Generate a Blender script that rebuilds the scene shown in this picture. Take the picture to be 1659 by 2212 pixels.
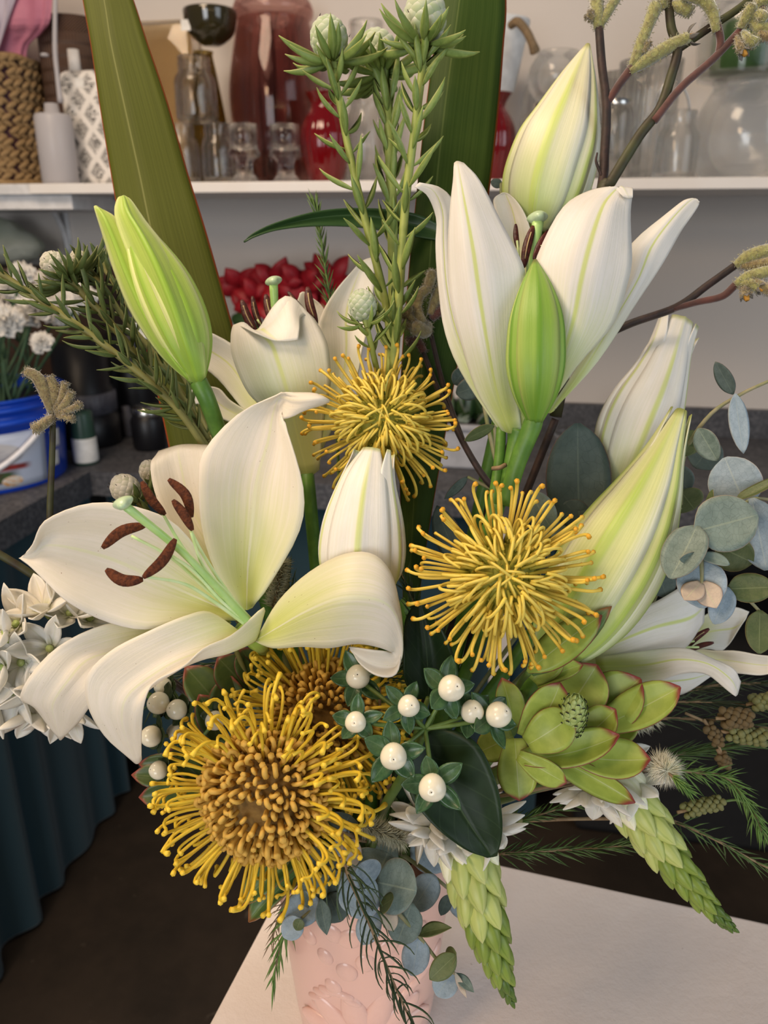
import bpy, bmesh, math, random
import numpy as np
from mathutils import Vector, Matrix, Quaternion
random.seed(7); np.random.seed(7)
for o in list(bpy.data.objects): bpy.data.objects.remove(o)
SC = bpy.context.scene
COL = SC.collection
# ------------------------------------------------------------------ camera
CAMZ = 1.45; PITCH = math.radians(20.0); FPX = 1700.0
cam = bpy.data.objects.new('camera', bpy.data.cameras.new('camera')); COL.objects.link(cam)
cam.location = (0, 0, CAMZ); cam.rotation_euler = (math.pi/2 - PITCH, 0, 0)
cam.data.sensor_fit = 'VERTICAL'; cam.data.sensor_height = 36.0; cam.data.lens = 36.0*FPX/2212.0
cam.data.clip_start = 0.02
cam.data.dof.use_dof = True; cam.data.dof.focus_distance = 0.47; cam.data.dof.aperture_fstop = 9.5
SC.camera = cam
# ------------------------------------------------------------------ light
W = bpy.data.worlds.new('room_light'); SC.world = W; W.use_nodes = True
W.node_tree.nodes['Background'].inputs[0].default_value = (0.86, 0.90, 1.0, 1)
W.node_tree.nodes['Background'].inputs[1].default_value = 0.09
def area(name, loc, target, size, power, col, sy=None):
    l = bpy.data.lights.new(name, 'AREA'); l.energy = power; l.color = col; l.size = size
    if sy: l.shape = 'RECTANGLE'; l.size_y = sy
    o = bpy.data.objects.new(name, l); COL.objects.link(o); o.location = loc
    o.rotation_euler = (Vector(target)-Vector(loc)).to_track_quat('-Z', 'Y').to_euler()
    return o
area('window_daylight', (2.3, -0.7, 2.0), (0.1, 0.7, 1.2), 1.5, 25, (0.82, 0.91, 1.0), 1.9)
area('shopfront_daylight', (-1.1, -2.5, 1.5), (-0.1, 1.2, 1.35), 1.5, 46, (0.93, 0.96, 1.0), 1.5)
area('ceiling_lamp', (-0.8, 0.55, 2.9), (-0.1, 0.8, 1.2), 0.8, 34, (1.0, 0.77, 0.55))
area('warm_fill', (-1.0, -0.5, 2.2), (-0.1, 0.5, 1.2), 0.35, 9, (1.0, 0.70, 0.43))  # added warm fill for the front of the open lily, out of view
SC.view_settings.view_transform = 'Standard'; SC.view_settings.look = 'None'
SC.view_settings.gamma = 1.0; SC.view_settings.use_curve_mapping = False
SC.view_settings.exposure = 0.0
# ------------------------------------------------------------------ geometry helpers
RT = np.array([1., 0, 0]); FW = np.array([0, math.cos(PITCH), -math.sin(PITCH)]); UP = np.array([0, math.sin(PITCH), math.cos(PITCH)])
CAM = np.array([0, 0, CAMZ])
def P(x, y, d):
    """photo pixel + distance along the view axis in mm -> world point"""
    d = d*0.001
    return CAM + d*(FW + RT*((x-829.5)/FPX) + UP*((1106.0-y)/FPX))
def PX(n, d): return n*d*0.001/FPX
def V(p): return Vector((float(p[0]), float(p[1]), float(p[2])))
def nrm(v):
    v = np.asarray(v, float); return v/max(np.linalg.norm(v), 1e-9)
def cr(pts, n):
    """Catmull-Rom resample of control rows (k, ...) to n samples"""
    p = np.asarray(pts, float); k = len(p)
    if k == 2: 
        t = np.linspace(0, 1, n).reshape((-1,)+(1,)*(p.ndim-1)); return p[0]*(1-t)+p[1]*t
    q = np.concatenate([[2*p[0]-p[1]], p, [2*p[-1]-p[-2]]])
    out = []
    for s in np.linspace(0, k-1, n):
        i = min(int(s), k-2); t = s-i
        a, b, c, d = q[i], q[i+1], q[i+2], q[i+3]
        out.append(0.5*((2*b)+(c-a)*t+(2*a-5*b+4*c-d)*t*t+(3*b-a-3*c+d)*t*t*t))
    return np.array(out)
def mk(name, verts, faces, uvs=None, smooth=True):
    me = bpy.data.meshes.new(name)
    me.from_pydata([tuple(map(float, v)) for v in verts], [], faces)
    if uvs is not None:
        ul = me.uv_layers.new(name='UVMap')
        idx = np.empty(len(me.loops), dtype=np.int32); me.loops.foreach_get('vertex_index', idx)
        ul.data.foreach_set('uv', np.asarray(uvs, dtype=np.float32)[idx].ravel())
    if smooth: me.polygons.foreach_set('use_smooth', [True]*len(me.polygons))
    me.update()
    return me
class Thing:
    """a top-level Empty at the base of a thing; parts are given in world coordinates"""
    def __init__(s, name, label, cat, loc, group=None):
        s.o = bpy.data.objects.new(name, None); COL.objects.link(s.o)
        s.loc = np.asarray(loc, float); s.o.location = V(s.loc); s.o.empty_display_size = 0.02
        s.o['label'] = label; s.o['category'] = cat
        if group: s.o['group'] = group
    def add(s, name, verts, faces, mat, uvs=None, parent=None, smooth=True, label=None, kind=None):
        me = mk(name, np.asarray(verts, float)-s.loc, faces, uvs, smooth); me.materials.append(mat)
        o = bpy.data.objects.new(name, me); COL.objects.link(o); o.parent = parent or s.o
        if label: o['label'] = label
        if kind: o['kind'] = kind
        return o
    def put(s, name, mesh, mat, loc, rot, scale, parent=None):
        """place shared mesh data (canonical) at a world position; parent must sit at the thing's origin"""
        o = bpy.data.objects.new(name, mesh); COL.objects.link(o); o.parent = parent or s.o
        o.location = V(np.asarray(loc)-s.loc); o.rotation_mode = 'QUATERNION'; o.rotation_quaternion = rot; o.scale = scale
        if not mesh.materials: mesh.materials.append(mat)
        if o.material_slots[0].material != mat:
            o.material_slots[0].link = 'OBJECT'; o.material_slots[0].material = mat
        return o
def single(name, label, cat, verts, faces, mat, uvs=None, smooth=True, group=None, kind=None, loc=None):
    verts = np.asarray(verts, float); loc = verts.mean(0) if loc is None else np.asarray(loc, float)
    if loc is not None: pass
    me = mk(name, verts-loc, faces, uvs, smooth); me.materials.append(mat)
    o = bpy.data.objects.new(name, me); COL.objects.link(o); o.location = V(loc)
    if kind: o['kind'] = kind
    if label: o['label'] = label
    if cat: o['category'] = cat
    if group: o['group'] = group
    return o
def quat(x, y, z):
    return Matrix(((x[0], y[0], z[0]), (x[1], y[1], z[1]), (x[2], y[2], z[2]))).to_quaternion()
def grid_faces(nv, nu, off=0, closed=False):
    f = []
    m = nu if closed else nu-1
    for i in range(nv-1):
        for j in range(m):
            a = off+i*nu+j; b = off+i*nu+(j+1) % nu
            f.append((a, b, b+nu, a+nu))
    return f
def thick_grid(g, th):
    """g: (nv,nu,3) surface -> closed thin solid verts, faces, uvs"""
    nv, nu = g.shape[:2]
    du = np.gradient(g, axis=1); dv = np.gradient(g, axis=0)
    n = np.cross(du, dv); n /= np.maximum(np.linalg.norm(n, axis=2, keepdims=True), 1e-9)
    a = (g+n*th/2).reshape(-1, 3); b = (g-n*th/2).reshape(-1, 3)
    uv = np.stack(np.meshgrid(np.linspace(0, 1, nu), np.linspace(0, 1, nv)), -1).reshape(-1, 2)
    N = nv*nu
    f = grid_faces(nv, nu)+[tuple(reversed(q)) for q in grid_faces(nv, nu, N)]
    ring = [j for j in range(nu)]+[i*nu+nu-1 for i in range(1, nv)]+[(nv-1)*nu+j for j in range(nu-2, -1, -1)]+[i*nu for i in range(nv-2, 0, -1)]
    for k in range(len(ring)):
        p, q = ring[k], ring[(k+1) % len(ring)]
        f.append((q, p, p+N, q+N))
    return np.concatenate([a, b]), f, np.concatenate([uv, uv])
def petal(T, rows, mat, name='petal', th=0.0009, nv=26, nu=15, ripple=0.0, parent=None, seed=0, pxr=True, pleat=0.0):
    """rows: (depth mm, cup mm, x,y, x,y, x,y ...) from base to tip"""
    R = []
    for r in rows:
        d, c = r[0], r[1]; xy = np.array(r[2:], float).reshape(-1, 2); k = len(xy); row = []
        for j, (x, y) in enumerate(xy):
            s = j/(k-1); row.append(P(x, y, d+c*(1-(2*s-1)**2)))
        R.append(row)
    g = np.array([cr(r, nu) for r in R]); g = cr(g, nv)
    du = np.gradient(g, axis=1); dv = np.gradient(g, axis=0)
    n = np.cross(du, dv); n /= np.maximum(np.linalg.norm(n, axis=2, keepdims=True), 1e-9)
    u = np.linspace(-1, 1, nu)[None, :, None]; v = np.linspace(0, 1, nv)[:, None, None]
    env = np.sin(np.pi*np.clip(v, 0, 1))
    if ripple:
        ph = seed*1.7
        g = g+n*ripple*(np.abs(u)**3)*np.sin(v*19+ph+u*2.0)*env
    # groove of the midrib and two faint pleats beside it
    g = g+n*pleat*env*(np.exp(-(u/0.10)**2)-0.6*np.exp(-((np.abs(u)-0.28)/0.12)**2))
    vs, f, uv = thick_grid(g, th)
    return T.add(name, vs, f, mat, uv, parent)
def frames(pts, ref=None):
    t = np.gradient(pts, axis=0); t /= np.maximum(np.linalg.norm(t, axis=1, keepdims=True), 1e-9)
    a = np.array(ref if ref is not None else [0.13, 0.31, 0.94], float); out = []
    for i in range(len(pts)):
        n = a-t[i]*np.dot(a, t[i])
        if np.linalg.norm(n) < 1e-4: n = np.cross(t[i], [1, 0.2, 0.1])
        n = nrm(n); a = n; out.append((n, np.cross(t[i], n), t[i]))
    return out
def tube_data(pts, rad, seg=8, n=None, ref=None, cap=True):
    pts = np.asarray(pts, float); rad = np.atleast_1d(np.asarray(rad, float))
    n = n or max(6, 4*len(pts)); p = cr(pts, n)
    r = np.interp(np.linspace(0, 1, n), np.linspace(0, 1, len(rad)), rad) if len(rad) > 1 else np.full(n, rad[0])
    fr = frames(p, ref); vs = []; uv = []
    for i in range(n):
        a, b, _ = fr[i]
        for j in range(seg):
            th = 2*math.pi*j/seg; vs.append(p[i]+r[i]*(math.cos(th)*a+math.sin(th)*b)); uv.append((j/seg, i/(n-1)))
    f = grid_faces(n, seg, 0, True)
    if cap: f += [tuple(range(seg-1, -1, -1)), tuple(range((n-1)*seg, n*seg))]
    return np.array(vs), f, uv
def tube(T, name, pts, rad, mat, seg=8, n=None, parent=None, label=None):
    vs, f, uv = tube_data(pts, rad, seg, n); return T.add(name, vs, f, mat, uv, parent, label=label)
def lathe_data(prof, seg=40, flute=0, famp=0.0, fr0=0, fr1=9e9, center=(0, 0, 0)):
    vs = []; uv = []; n = len(prof)
    for i, (r, h) in enumerate(prof):
        for j in range(seg):
            th = 2*math.pi*j/seg; rr = r
            if flute and fr0 <= h <= fr1: rr = r*(1+famp*math.cos(flute*th))
            vs.append((center[0]+rr*math.cos(th), center[1]+rr*math.sin(th), center[2]+h)); uv.append((j/seg, i/(n-1)))
    f = grid_faces(n, seg, 0, True)
    f += [tuple(range(seg-1, -1, -1)), tuple(range((n-1)*seg, n*seg))]
    return np.array(vs), f, uv
def smooth_prof(prof, n): return [tuple(p) for p in cr(np.array(prof, float), n)]
def box_data(c, ux, uy, uz, sx, sy, sz, bev=0.0):
    bm = bmesh.new(); bmesh.ops.create_cube(bm, size=1.0)
    for v in bm.verts: v.co = Vector((v.co.x*sx, v.co.y*sy, v.co.z*sz))
    if bev: bmesh.ops.bevel(bm, geom=list(bm.edges), offset=bev, segments=2, affect='EDGES', profile=0.5)
    ux, uy, uz = map(np.asarray, (ux, uy, uz))
    vs = [np.asarray(c)+ux*v.co.x+uy*v.co.y+uz*v.co.z for v in bm.verts]
    bm.verts.index_update(); f = [tuple(v.index for v in q.verts) for q in bm.faces]; bm.free()
    return np.array(vs), f
def join(parts):
    V_, F_, U_ = [], [], []; off = 0
    for p in parts:
        vs, f = p[0], p[1]; V_.append(np.asarray(vs)); F_ += [tuple(i+off for i in q) for q in f]
        U_.append(np.asarray(p[2]) if len(p) > 2 else np.zeros((len(vs), 2))); off += len(vs)
    return np.concatenate(V_), F_, np.concatenate(U_)
def uvsphere(seg=20, rings=14):
    prof = [(math.sin(math.pi*i/rings), -math.cos(math.pi*i/rings)) for i in range(rings+1)]
    prof[0] = (1e-4, -1); prof[-1] = (1e-4, 1)
    return lathe_data(prof, seg)
# canonical leaf meshes: length along +Y (0..1), full width 1 along X, face +Z
SHAPES = {
 'lance': [(0, .10), (.15, .62), (.35, .96), (.5, 1), (.7, .78), (.88, .36), (1, .02)],
 'needle': [(0, .5), (.2, .9), (.5, 1), (.8, .7), (1, .05)],
 'strap': [(0, .35), (.2, .62), (.5, .92), (.72, 1), (.9, .72), (.97, .35), (1, .05)],
 'oval': [(0, .08), (.08, .5), (.25, .88), (.45, 1), (.65, .92), (.85, .6), (.95, .32), (1, .03)],
 'round': [(0, .12), (.05, .5), (.2, .86), (.42, 1), (.65, .95), (.85, .68), (.95, .4), (1, .1)],
 'bract': [(0, .42), (.15, .66), (.4, .94), (.6, 1), (.8, .82), (.92, .48), (1, .04)],
 'sepal': [(0, .3), (.15, .7), (.4, 1), (.65, .88), (.87, .45), (1, .03)],
 'tepal': [(0, .3), (.2, .75), (.45, 1), (.7, .82), (.88, .42), (1, .02)],
}
LC = {}
def leafmesh(shape, arch=0.1, fold=0.0, curl=0.0, nt=11, nu=7, th=0.03):
    key = (shape, arch, fold, curl, nt, nu, th)
    if key in LC: return LC[key]
    pr = SHAPES[shape]; tt = np.linspace(0, 1, nt)**0.95
    hw = np.interp(tt, [p[0] for p in pr], [p[1] for p in pr])*0.5
    # round the interpolated outline a little
    hw[1:-1] = 0.25*hw[:-2]+0.5*hw[1:-1]+0.25*hw[2:]
    g = np.zeros((nt, nu, 3))
    for i, t in enumerate(tt):
        for j in range(nu):
            s = 2*j/(nu-1)-1
            g[i, j] = (s*hw[i], t, arch*4*t*(1-t)+fold*abs(s)**1.4*hw[i]*2-curl*t**4)
    vs, f, uv = thick_grid(g, th)
    LC[key] = mk('leaf_'+shape, vs, f, uv); return LC[key]
def leaf(T, B, E, w, mat, shape='lance', roll=0.0, arch=0.1, fold=0.0, curl=0.0, name='leaf', parent=None, th=0.03, face=None, nt=11, nu=7):
    B = np.asarray(B, float); E = np.asarray(E, float)
    y = E-B; L = np.linalg.norm(y); y /= L
    c = nrm(CAM-(B+E)/2) if face is None else nrm(face)
    z = c-y*np.dot(c, y)
    if np.linalg.norm(z) < 1e-3: z = np.cross(y, [1, 0, .1])
    z = nrm(z); x = np.cross(y, z)
    r = math.radians(roll); x, z = x*math.cos(r)+z*math.sin(r), z*math.cos(r)-x*math.sin(r)
    return T.put(name, leafmesh(shape, arch, fold, curl, nt, nu, th), mat, B, quat(x, y, z), (w, L, L), parent)
def lpx(T, b, e, wpx, mat, d0, d1=None, **k):
    d1 = d0 if d1 is None else d1
    return leaf(T, P(b[0], b[1], d0), P(e[0], e[1], d1), PX(wpx, (d0+d1)/2), mat, **k)
# ------------------------------------------------------------------ materials (all procedural)
class NT:
    def __init__(s, name):
        s.m = bpy.data.materials.new(name); s.m.use_nodes = True; s.t = s.m.node_tree; s.t.nodes.clear()
        s.out = s.n('ShaderNodeOutputMaterial'); s.L = s.t.links.new
    def n(s, k, **a):
        x = s.t.nodes.new(k)
        for q, v in a.items(): setattr(x, q, v)
        return x
    def put(s, sock, v):
        if isinstance(v, bpy.types.NodeSocket): s.t.links.new(v, sock)
        elif isinstance(v, (tuple, list)) and len(v) == 3 and sock.type == 'RGBA': sock.default_value = (*v, 1)
        else: sock.default_value = v
    def math(s, op, a, b=0.0, c=None):
        x = s.n('ShaderNodeMath', operation=op); s.put(x.inputs[0], a); s.put(x.inputs[1], b)
        if c is not None: s.put(x.inputs[2], c)
        return x.outputs[0]
    def rng(s, v, a, b, c=0.0, d=1.0):
        x = s.n('ShaderNodeMapRange', interpolation_type='SMOOTHSTEP')
        for i, q in enumerate((v, a, b, c, d)): s.put(x.inputs[i], q)
        return x.outputs[0]
    def mix(s, f, a, b, mode='MIX'):
        x = s.n('ShaderNodeMix', data_type='RGBA', blend_type=mode); s.put(x.inputs[0], f); s.put(x.inputs[6], a); s.put(x.inputs[7], b)
        return x.outputs[2]
    def uv(s):
        c = s.n('ShaderNodeTexCoord'); x = s.n('ShaderNodeSeparateXYZ'); s.t.links.new(c.outputs['UV'], x.inputs[0])
        return x.outputs[0], x.outputs[1]
    def obj(s): return s.n('ShaderNodeTexCoord').outputs['Object']
    def comb(s, x, y, z=0.0):
        c = s.n('ShaderNodeCombineXYZ'); s.put(c.inputs[0], x); s.put(c.inputs[1], y); s.put(c.inputs[2], z); return c.outputs[0]
    def noise(s, scale, vec=None, detail=3.0, rough=0.55):
        x = s.n('ShaderNodeTexNoise'); x.inputs['Scale'].default_value = scale; x.inputs['Detail'].default_value = detail; x.inputs['Roughness'].default_value = rough
        if vec is not None: s.t.links.new(vec, x.inputs['Vector'])
        return x.outputs['Fac']
    def voro(s, scale, vec=None, feature='F1'):
        x = s.n('ShaderNodeTexVoronoi', feature=feature); x.inputs['Scale'].default_value = scale
        if vec is not None: s.t.links.new(vec, x.inputs['Vector'])
        return x.outputs['Distance']
    def rand(s): return s.n('ShaderNodeObjectInfo').outputs['Random']
    def bump(s, h, strength=0.3, dist=0.001):
        x = s.n('ShaderNodeBump'); x.inputs['Strength'].default_value = strength; x.inputs['Distance'].default_value = dist
        s.t.links.new(h, x.inputs['Height']); return x.outputs[0]
    def done(s, col, rough=0.5, bump=None, transl=0.0, tcol=None, metal=0.0, spec=0.5, sheen=0.0, coat=0.0, sss=0.0, trans=0.0, ior=1.45, emit=None, estr=0.0):
        b = s.n('ShaderNodeBsdfPrincipled'); s.put(b.inputs['Base Color'], col); s.put(b.inputs['Roughness'], rough)
        b.inputs['Metallic'].default_value = metal; b.inputs['Specular IOR Level'].default_value = spec
        b.inputs['Sheen Weight'].default_value = sheen; b.inputs['Coat Weight'].default_value = coat
        b.inputs['Transmission Weight'].default_value = trans; b.inputs['IOR'].default_value = ior
        if sss: b.inputs['Subsurface Weight'].default_value = sss; b.inputs['Subsurface Radius'].default_value = (1, .9, .6); b.inputs['Subsurface Scale'].default_value = 0.004
        if emit: s.put(b.inputs['Emission Color'], emit); b.inputs['Emission Strength'].default_value = estr
        if bump is not None: s.L(bump, b.inputs['Normal'])
        sh = b.outputs[0]
        if transl:
            t = s.n('ShaderNodeBsdfTranslucent'); s.put(t.inputs[0], tcol if tcol is not None else col)
            if bump is not None: s.L(bump, t.inputs['Normal'])
            m = s.n('ShaderNodeMixShader'); m.inputs[0].default_value = transl; s.L(sh, m.inputs[1]); s.L(t.outputs[0], m.inputs[2]); sh = m.outputs[0]
        s.L(sh, s.out.inputs[0]); return s.m
def plain(name, c, rough=0.5, c2=None, scale=40.0, bump=0.0, **k):
    n = NT(name); f = n.noise(scale, n.obj())
    col = n.mix(n.rng(f, .35, .68), c, c2 if c2 else tuple(x*0.85 for x in c))
    b = n.bump(f, bump, 0.002) if bump else None
    return n.done(col, rough, b, **k)
def petal_mat(name, body, rib, base, ribw=0.10, blen=0.35, edge=None, tip=None, transl=0.28, rough=0.42, vein=0.35, ribend=0.9, spots=False, tipat=0.85):
    n = NT(name); u, v = n.uv()
    d = n.math('MULTIPLY', n.math('ABSOLUTE', n.math('SUBTRACT', u, 0.5)), 2.0)
    veins = n.noise(1.0, n.comb(n.math('MULTIPLY', u, 46.0), n.math('MULTIPLY', v, 2.2), n.rand()), 4.0, 0.6)
    blot = n.noise(4.0, n.comb(n.math('MULTIPLY', u, 1.6), n.math('MULTIPLY', v, 1.6), n.rand()))
    col = n.mix(n.rng(blot, .35, .7, 0, .5), body, tuple(x*y for x, y in zip(body, (.93, .92, .86))))
    if edge: col = n.mix(n.rng(d, .45, .95, 0, 1), col, edge)
    bm = n.rng(n.math('ADD', v, n.math('MULTIPLY', n.math('SUBTRACT', veins, .5), .25)), 0.02, blen, 1, 0)
    bm = n.math('MULTIPLY', bm, n.rng(d, 0.25, 1.25, 1, 0.35))
    col = n.mix(bm, col, base)
    rm = n.math('MULTIPLY', n.rng(d, ribw*0.25, ribw, 1, 0), n.rng(v, ribend-.25, ribend+.08, 1, 0.25))
    col = n.mix(n.math('MULTIPLY', rm, .9), col, rib)
    if tip: col = n.mix(n.rng(v, tipat, 1.0, 0, 1), col, tip)
    col = n.mix(n.rng(veins, .42, .62, vein*0.5, 0), col, tuple(x*y for x, y in zip(body, (.80, .84, .70))))
    if spots:
        sp = n.noise(55.0, n.comb(n.math('MULTIPLY', u, 1.0), n.math('MULTIPLY', v, 1.6), 0.3), 1.0)
        col = n.mix(n.math('MULTIPLY', n.rng(sp, .76, .79), n.rng(blot, .5, .62)), col, (.22, .09, .04))
    fine = n.math('ADD', n.math('MULTIPLY', veins, 1.0), n.math('MULTIPLY', n.noise(260.0, n.obj(), 2.0), .35))
    return n.done(col, rough, n.bump(fine, 0.22, 0.0012), transl=transl, sheen=0.05, spec=0.4)
def leaf_mat(name, c, c2, rib, edge=None, edgew=0.9, rough=0.4, transl=0.12, net=0.0, spec=0.5, ribw=0.06, redtip=None, var=0.35, side=0.0):
    n = NT(name); u, v = n.uv(); r = n.rand()
    d = n.math('MULTIPLY', n.math('ABSOLUTE', n.math('SUBTRACT', u, 0.5)), 2.0)
    f = n.noise(3.0, n.comb(u, n.math('MULTIPLY', v, 2.0), n.math('MULTIPLY', r, 9.0)))
    col = n.mix(n.rng(f, .3, .7), c, c2)
    col = n.mix(n.math('MULTIPLY', r, var), col, tuple(min(1, x*1.5+.01) for x in c2))
    h = f
    if net:
        w = n.voro(9.0, n.comb(u, n.math('MULTIPLY', v, 1.4), r), 'DISTANCE_TO_EDGE')
        h = n.rng(w, 0.0, .06); col = n.mix(n.math('MULTIPLY', n.math('SUBTRACT', 1.0, h), net), col, tuple(x*.5 for x in c))
    if side:
        sv = n.math('SINE', n.math('MULTIPLY', n.math('SUBTRACT', n.math('MULTIPLY', v, 7.0), n.math('MULTIPLY', d, 2.2)), 6.283))
        sm = n.rng(sv, .93, 1.0); col = n.mix(n.math('MULTIPLY', sm, side), col, rib)
    col = n.mix(n.rng(d, ribw*.3, ribw, .8, 0), col, rib)
    if edge: col = n.mix(n.rng(d, edgew, 1.0), col, edge)
    if redtip: col = n.mix(n.rng(n.math('ADD', v, n.math('MULTIPLY', d, .10)), .90, 1.02), col, redtip)
    return n.done(col, rough, n.bump(h, 0.2, 0.0006), transl=transl, spec=spec)
M = {}
M['lily_warmlit'] = petal_mat('lily_petal', (.90, .85, .765), (.84, .84, .60), (.66, .72, .17), ribw=.05, blen=.42, spots=True, ribend=.8)  # white petals; the warm lamplight tint is put into their colour
M['lily_out'] = petal_mat('lily_petal_outside', (.90, .88, .85), (.68, .76, .24), (.60, .70, .17), ribw=.085, blen=.40, ribend=.95)
M['lily_back'] = petal_mat('lily_petal_soft', (.90, .875, .82), (.76, .80, .32), (.70, .75, .28), ribw=.07, blen=.5)
M['bud_green'] = petal_mat('bud_tepal_green', (.47, .62, .12), (.31, .52, .05), (.27, .47, .07), ribw=.22, blen=.45, edge=(.80, .84, .38), tip=(.60, .68, .28), transl=.12, vein=.6, tipat=.93)
M['bud_small'] = petal_mat('bud_tepal_deep_green', (.25, .42, .065), (.13, .30, .025), (.13, .30, .035), ribw=.20, blen=.3, edge=(.40, .50, .13), tip=(.18, .16, .05), transl=.08, vein=.6, tipat=.95)
M['bud_pale'] = petal_mat('bud_tepal_pale', (.86, .85, .60), (.62, .76, .16), (.60, .78, .22), ribw=.20, blen=.55, edge=(.92, .90, .80), tip=(.46, .48, .12), transl=.14, vein=.7, tipat=.95)
M['bud_white'] = petal_mat('bud_tepal_white', (.91, .88, .82), (.66, .74, .22), (.66, .74, .32), ribw=.14, blen=.40, edge=(.93, .91, .87), tip=(.55, .60, .25), transl=.14, vein=.5, tipat=.96)
M['bud_big'] = petal_mat('bud_tepal_yellow_green', (.72, .76, .36), (.45, .63, .09), (.39, .60, .12), ribw=.24, blen=.5, edge=(.90, .89, .72), tip=(.38, .44, .08), transl=.14, vein=.8, tipat=.96)
M['pedicel'] = plain('lily_stalk', (.07, .17, .025), .45, (.11, .24, .035), 90, .1)
M['filament'] = plain('filament', (.60, .80, .34), .4, (.72, .86, .48), 60)
M['pistil'] = plain('pistil', (.40, .66, .20), .35, (.50, .72, .28), 60)
M['stigma'] = plain('stigma', (.42, .58, .34), .25, (.52, .66, .44), 120, .1)
M['anther'] = plain('anther_pollen', (.13, .034, .009), .9, (.05, .012, .004), 500, .6)
M['anther_dark'] = plain('anther_dark', (.05, .008, .008), .5, (.10, .02, .015), 300, .3)
M['seam'] = plain('anther_seam', (.55, .42, .22), .6)
def style_mat(name, c, tip, base):
    n = NT(name); u, v = n.uv(); r = n.rand()
    col = n.mix(n.math('MULTIPLY', r, .5), c, tuple(x*.85 for x in c)); col = n.mix(n.rng(v, 0, .3, 1, 0), col, base)
    col = n.mix(n.rng(v, .86, .93), col, tip)
    return n.done(col, .42, transl=.12, spec=.4)
M['style_a'] = style_mat('style_yellow', (.84, .63, .10), (.80, .42, .035), (.56, .54, .08))
M['style_b'] = style_mat('style_gold', (.84, .60, .05), (.92, .64, .06), (.62, .48, .07))
M['style_l'] = style_mat('style_loop', (.84, .66, .12), (.86, .66, .10), (.56, .54, .08))
M['perianth'] = plain('perianth_curl', (.56, .32, .05), .6, (.72, .47, .10), 300, .2)
M['perianth_y'] = plain('perianth_yellow', (.64, .50, .06), .55, (.50, .46, .06), 200, .2)
M['core_green'] = plain('receptacle_green', (.25, .27, .03), .6, (.34, .33, .04), 150, .4)
M['core_brown'] = plain('receptacle_brown', (.13, .07, .012), .8, (.22, .13, .03), 150, .4)
def flax_mat(name, c, c2, rib):
    n = NT(name); u, v = n.uv()
    d = n.math('MULTIPLY', n.math('ABSOLUTE', n.math('SUBTRACT', u, 0.5)), 2.0)
    f = n.noise(1.0, n.comb(n.math('MULTIPLY', u, 60.0), n.math('MULTIPLY', v, 2.0)), 4.0)
    col = n.mix(n.rng(f, .3, .7), c, c2); col = n.mix(n.rng(d, .005, .03, .75, 0), col, rib)
    col = n.mix(n.rng(d, .955, .985), col, (.30, .06, .02))
    return n.done(col, .6, n.bump(f, .25, .0006), transl=.06, spec=.14)
M['flax'] = flax_mat('flax_blade', (.066, .078, .011), (.088, .102, .016), (.20, .21, .07))
M['flax_dark'] = flax_mat('flax_blade_dark', (.030, .060, .010), (.045, .078, .015), (.10, .14, .04))
M['darkleaf'] = leaf_mat('glossy_dark_leaf', (.007, .020, .006), (.011, .028, .009), (.035, .065, .028), rough=.42, side=.25, ribw=.03, transl=.02, var=.1, spec=.25)
M['longleaf'] = leaf_mat('long_leaf', (.030, .075, .022), (.042, .095, .03), (.09, .16, .06), rough=.35, var=.1)
M['euc'] = leaf_mat('eucalyptus_leaf', (.115, .165, .145), (.18, .24, .215), (.26, .32, .25), edge=(.26, .23, .18), edgew=.95, rough=.55, net=.30, transl=.1, ribw=.05)
M['euc_blue'] = leaf_mat('eucalyptus_leaf_blue', (.21, .285, .34), (.31, .39, .455), (.36, .43, .44), edge=(.40, .38, .36), edgew=.96, rough=.6, net=.25, transl=.1, ribw=.05)
M['euc_green'] = leaf_mat('eucalyptus_leaf_green', (.07, .105, .035), (.11, .14, .055), (.18, .22, .10), edge=(.22, .17, .07), edgew=.94, rough=.5, net=.25, transl=.1, ribw=.05)
M['euc_dark'] = leaf_mat('eucalyptus_leaf_dark', (.045, .072, .063), (.075, .108, .098), (.12, .16, .13), edge=(.18, .10, .08), edgew=.955, rough=.55, net=.15, transl=.06, ribw=.04)
M['euc_pink'] = leaf_mat('eucalyptus_leaf_young', (.48, .40, .33), (.55, .46, .36), (.55, .54, .36), edge=(.42, .24, .16), edgew=.92, rough=.55, net=.2, transl=.15)
M['euc_stem'] = plain('eucalyptus_stem', (.20, .22, .10), .6, (.30, .27, .16), 80)
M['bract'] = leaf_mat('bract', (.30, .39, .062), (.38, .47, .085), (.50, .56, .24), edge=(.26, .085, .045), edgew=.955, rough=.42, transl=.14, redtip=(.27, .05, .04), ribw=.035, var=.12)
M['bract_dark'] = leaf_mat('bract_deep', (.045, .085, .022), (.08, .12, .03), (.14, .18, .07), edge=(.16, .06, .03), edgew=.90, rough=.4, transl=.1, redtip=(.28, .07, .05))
M['cone_g'] = plain('cone_scale_green', (.30, .40, .11), .45, (.42, .50, .20), 200)
M['cone_d'] = plain('cone_scale_edge', (.02, .025, .012), .7)
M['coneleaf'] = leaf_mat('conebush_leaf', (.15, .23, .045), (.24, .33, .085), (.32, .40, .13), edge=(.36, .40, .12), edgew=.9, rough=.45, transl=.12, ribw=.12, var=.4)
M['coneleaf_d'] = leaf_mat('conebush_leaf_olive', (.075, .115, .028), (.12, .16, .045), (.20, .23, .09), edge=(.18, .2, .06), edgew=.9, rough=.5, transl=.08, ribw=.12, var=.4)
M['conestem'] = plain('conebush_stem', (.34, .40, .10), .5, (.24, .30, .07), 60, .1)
M['conestem_d'] = plain('conebush_stem_olive', (.27, .26, .08), .55, (.20, .19, .06), 60, .1)
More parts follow.
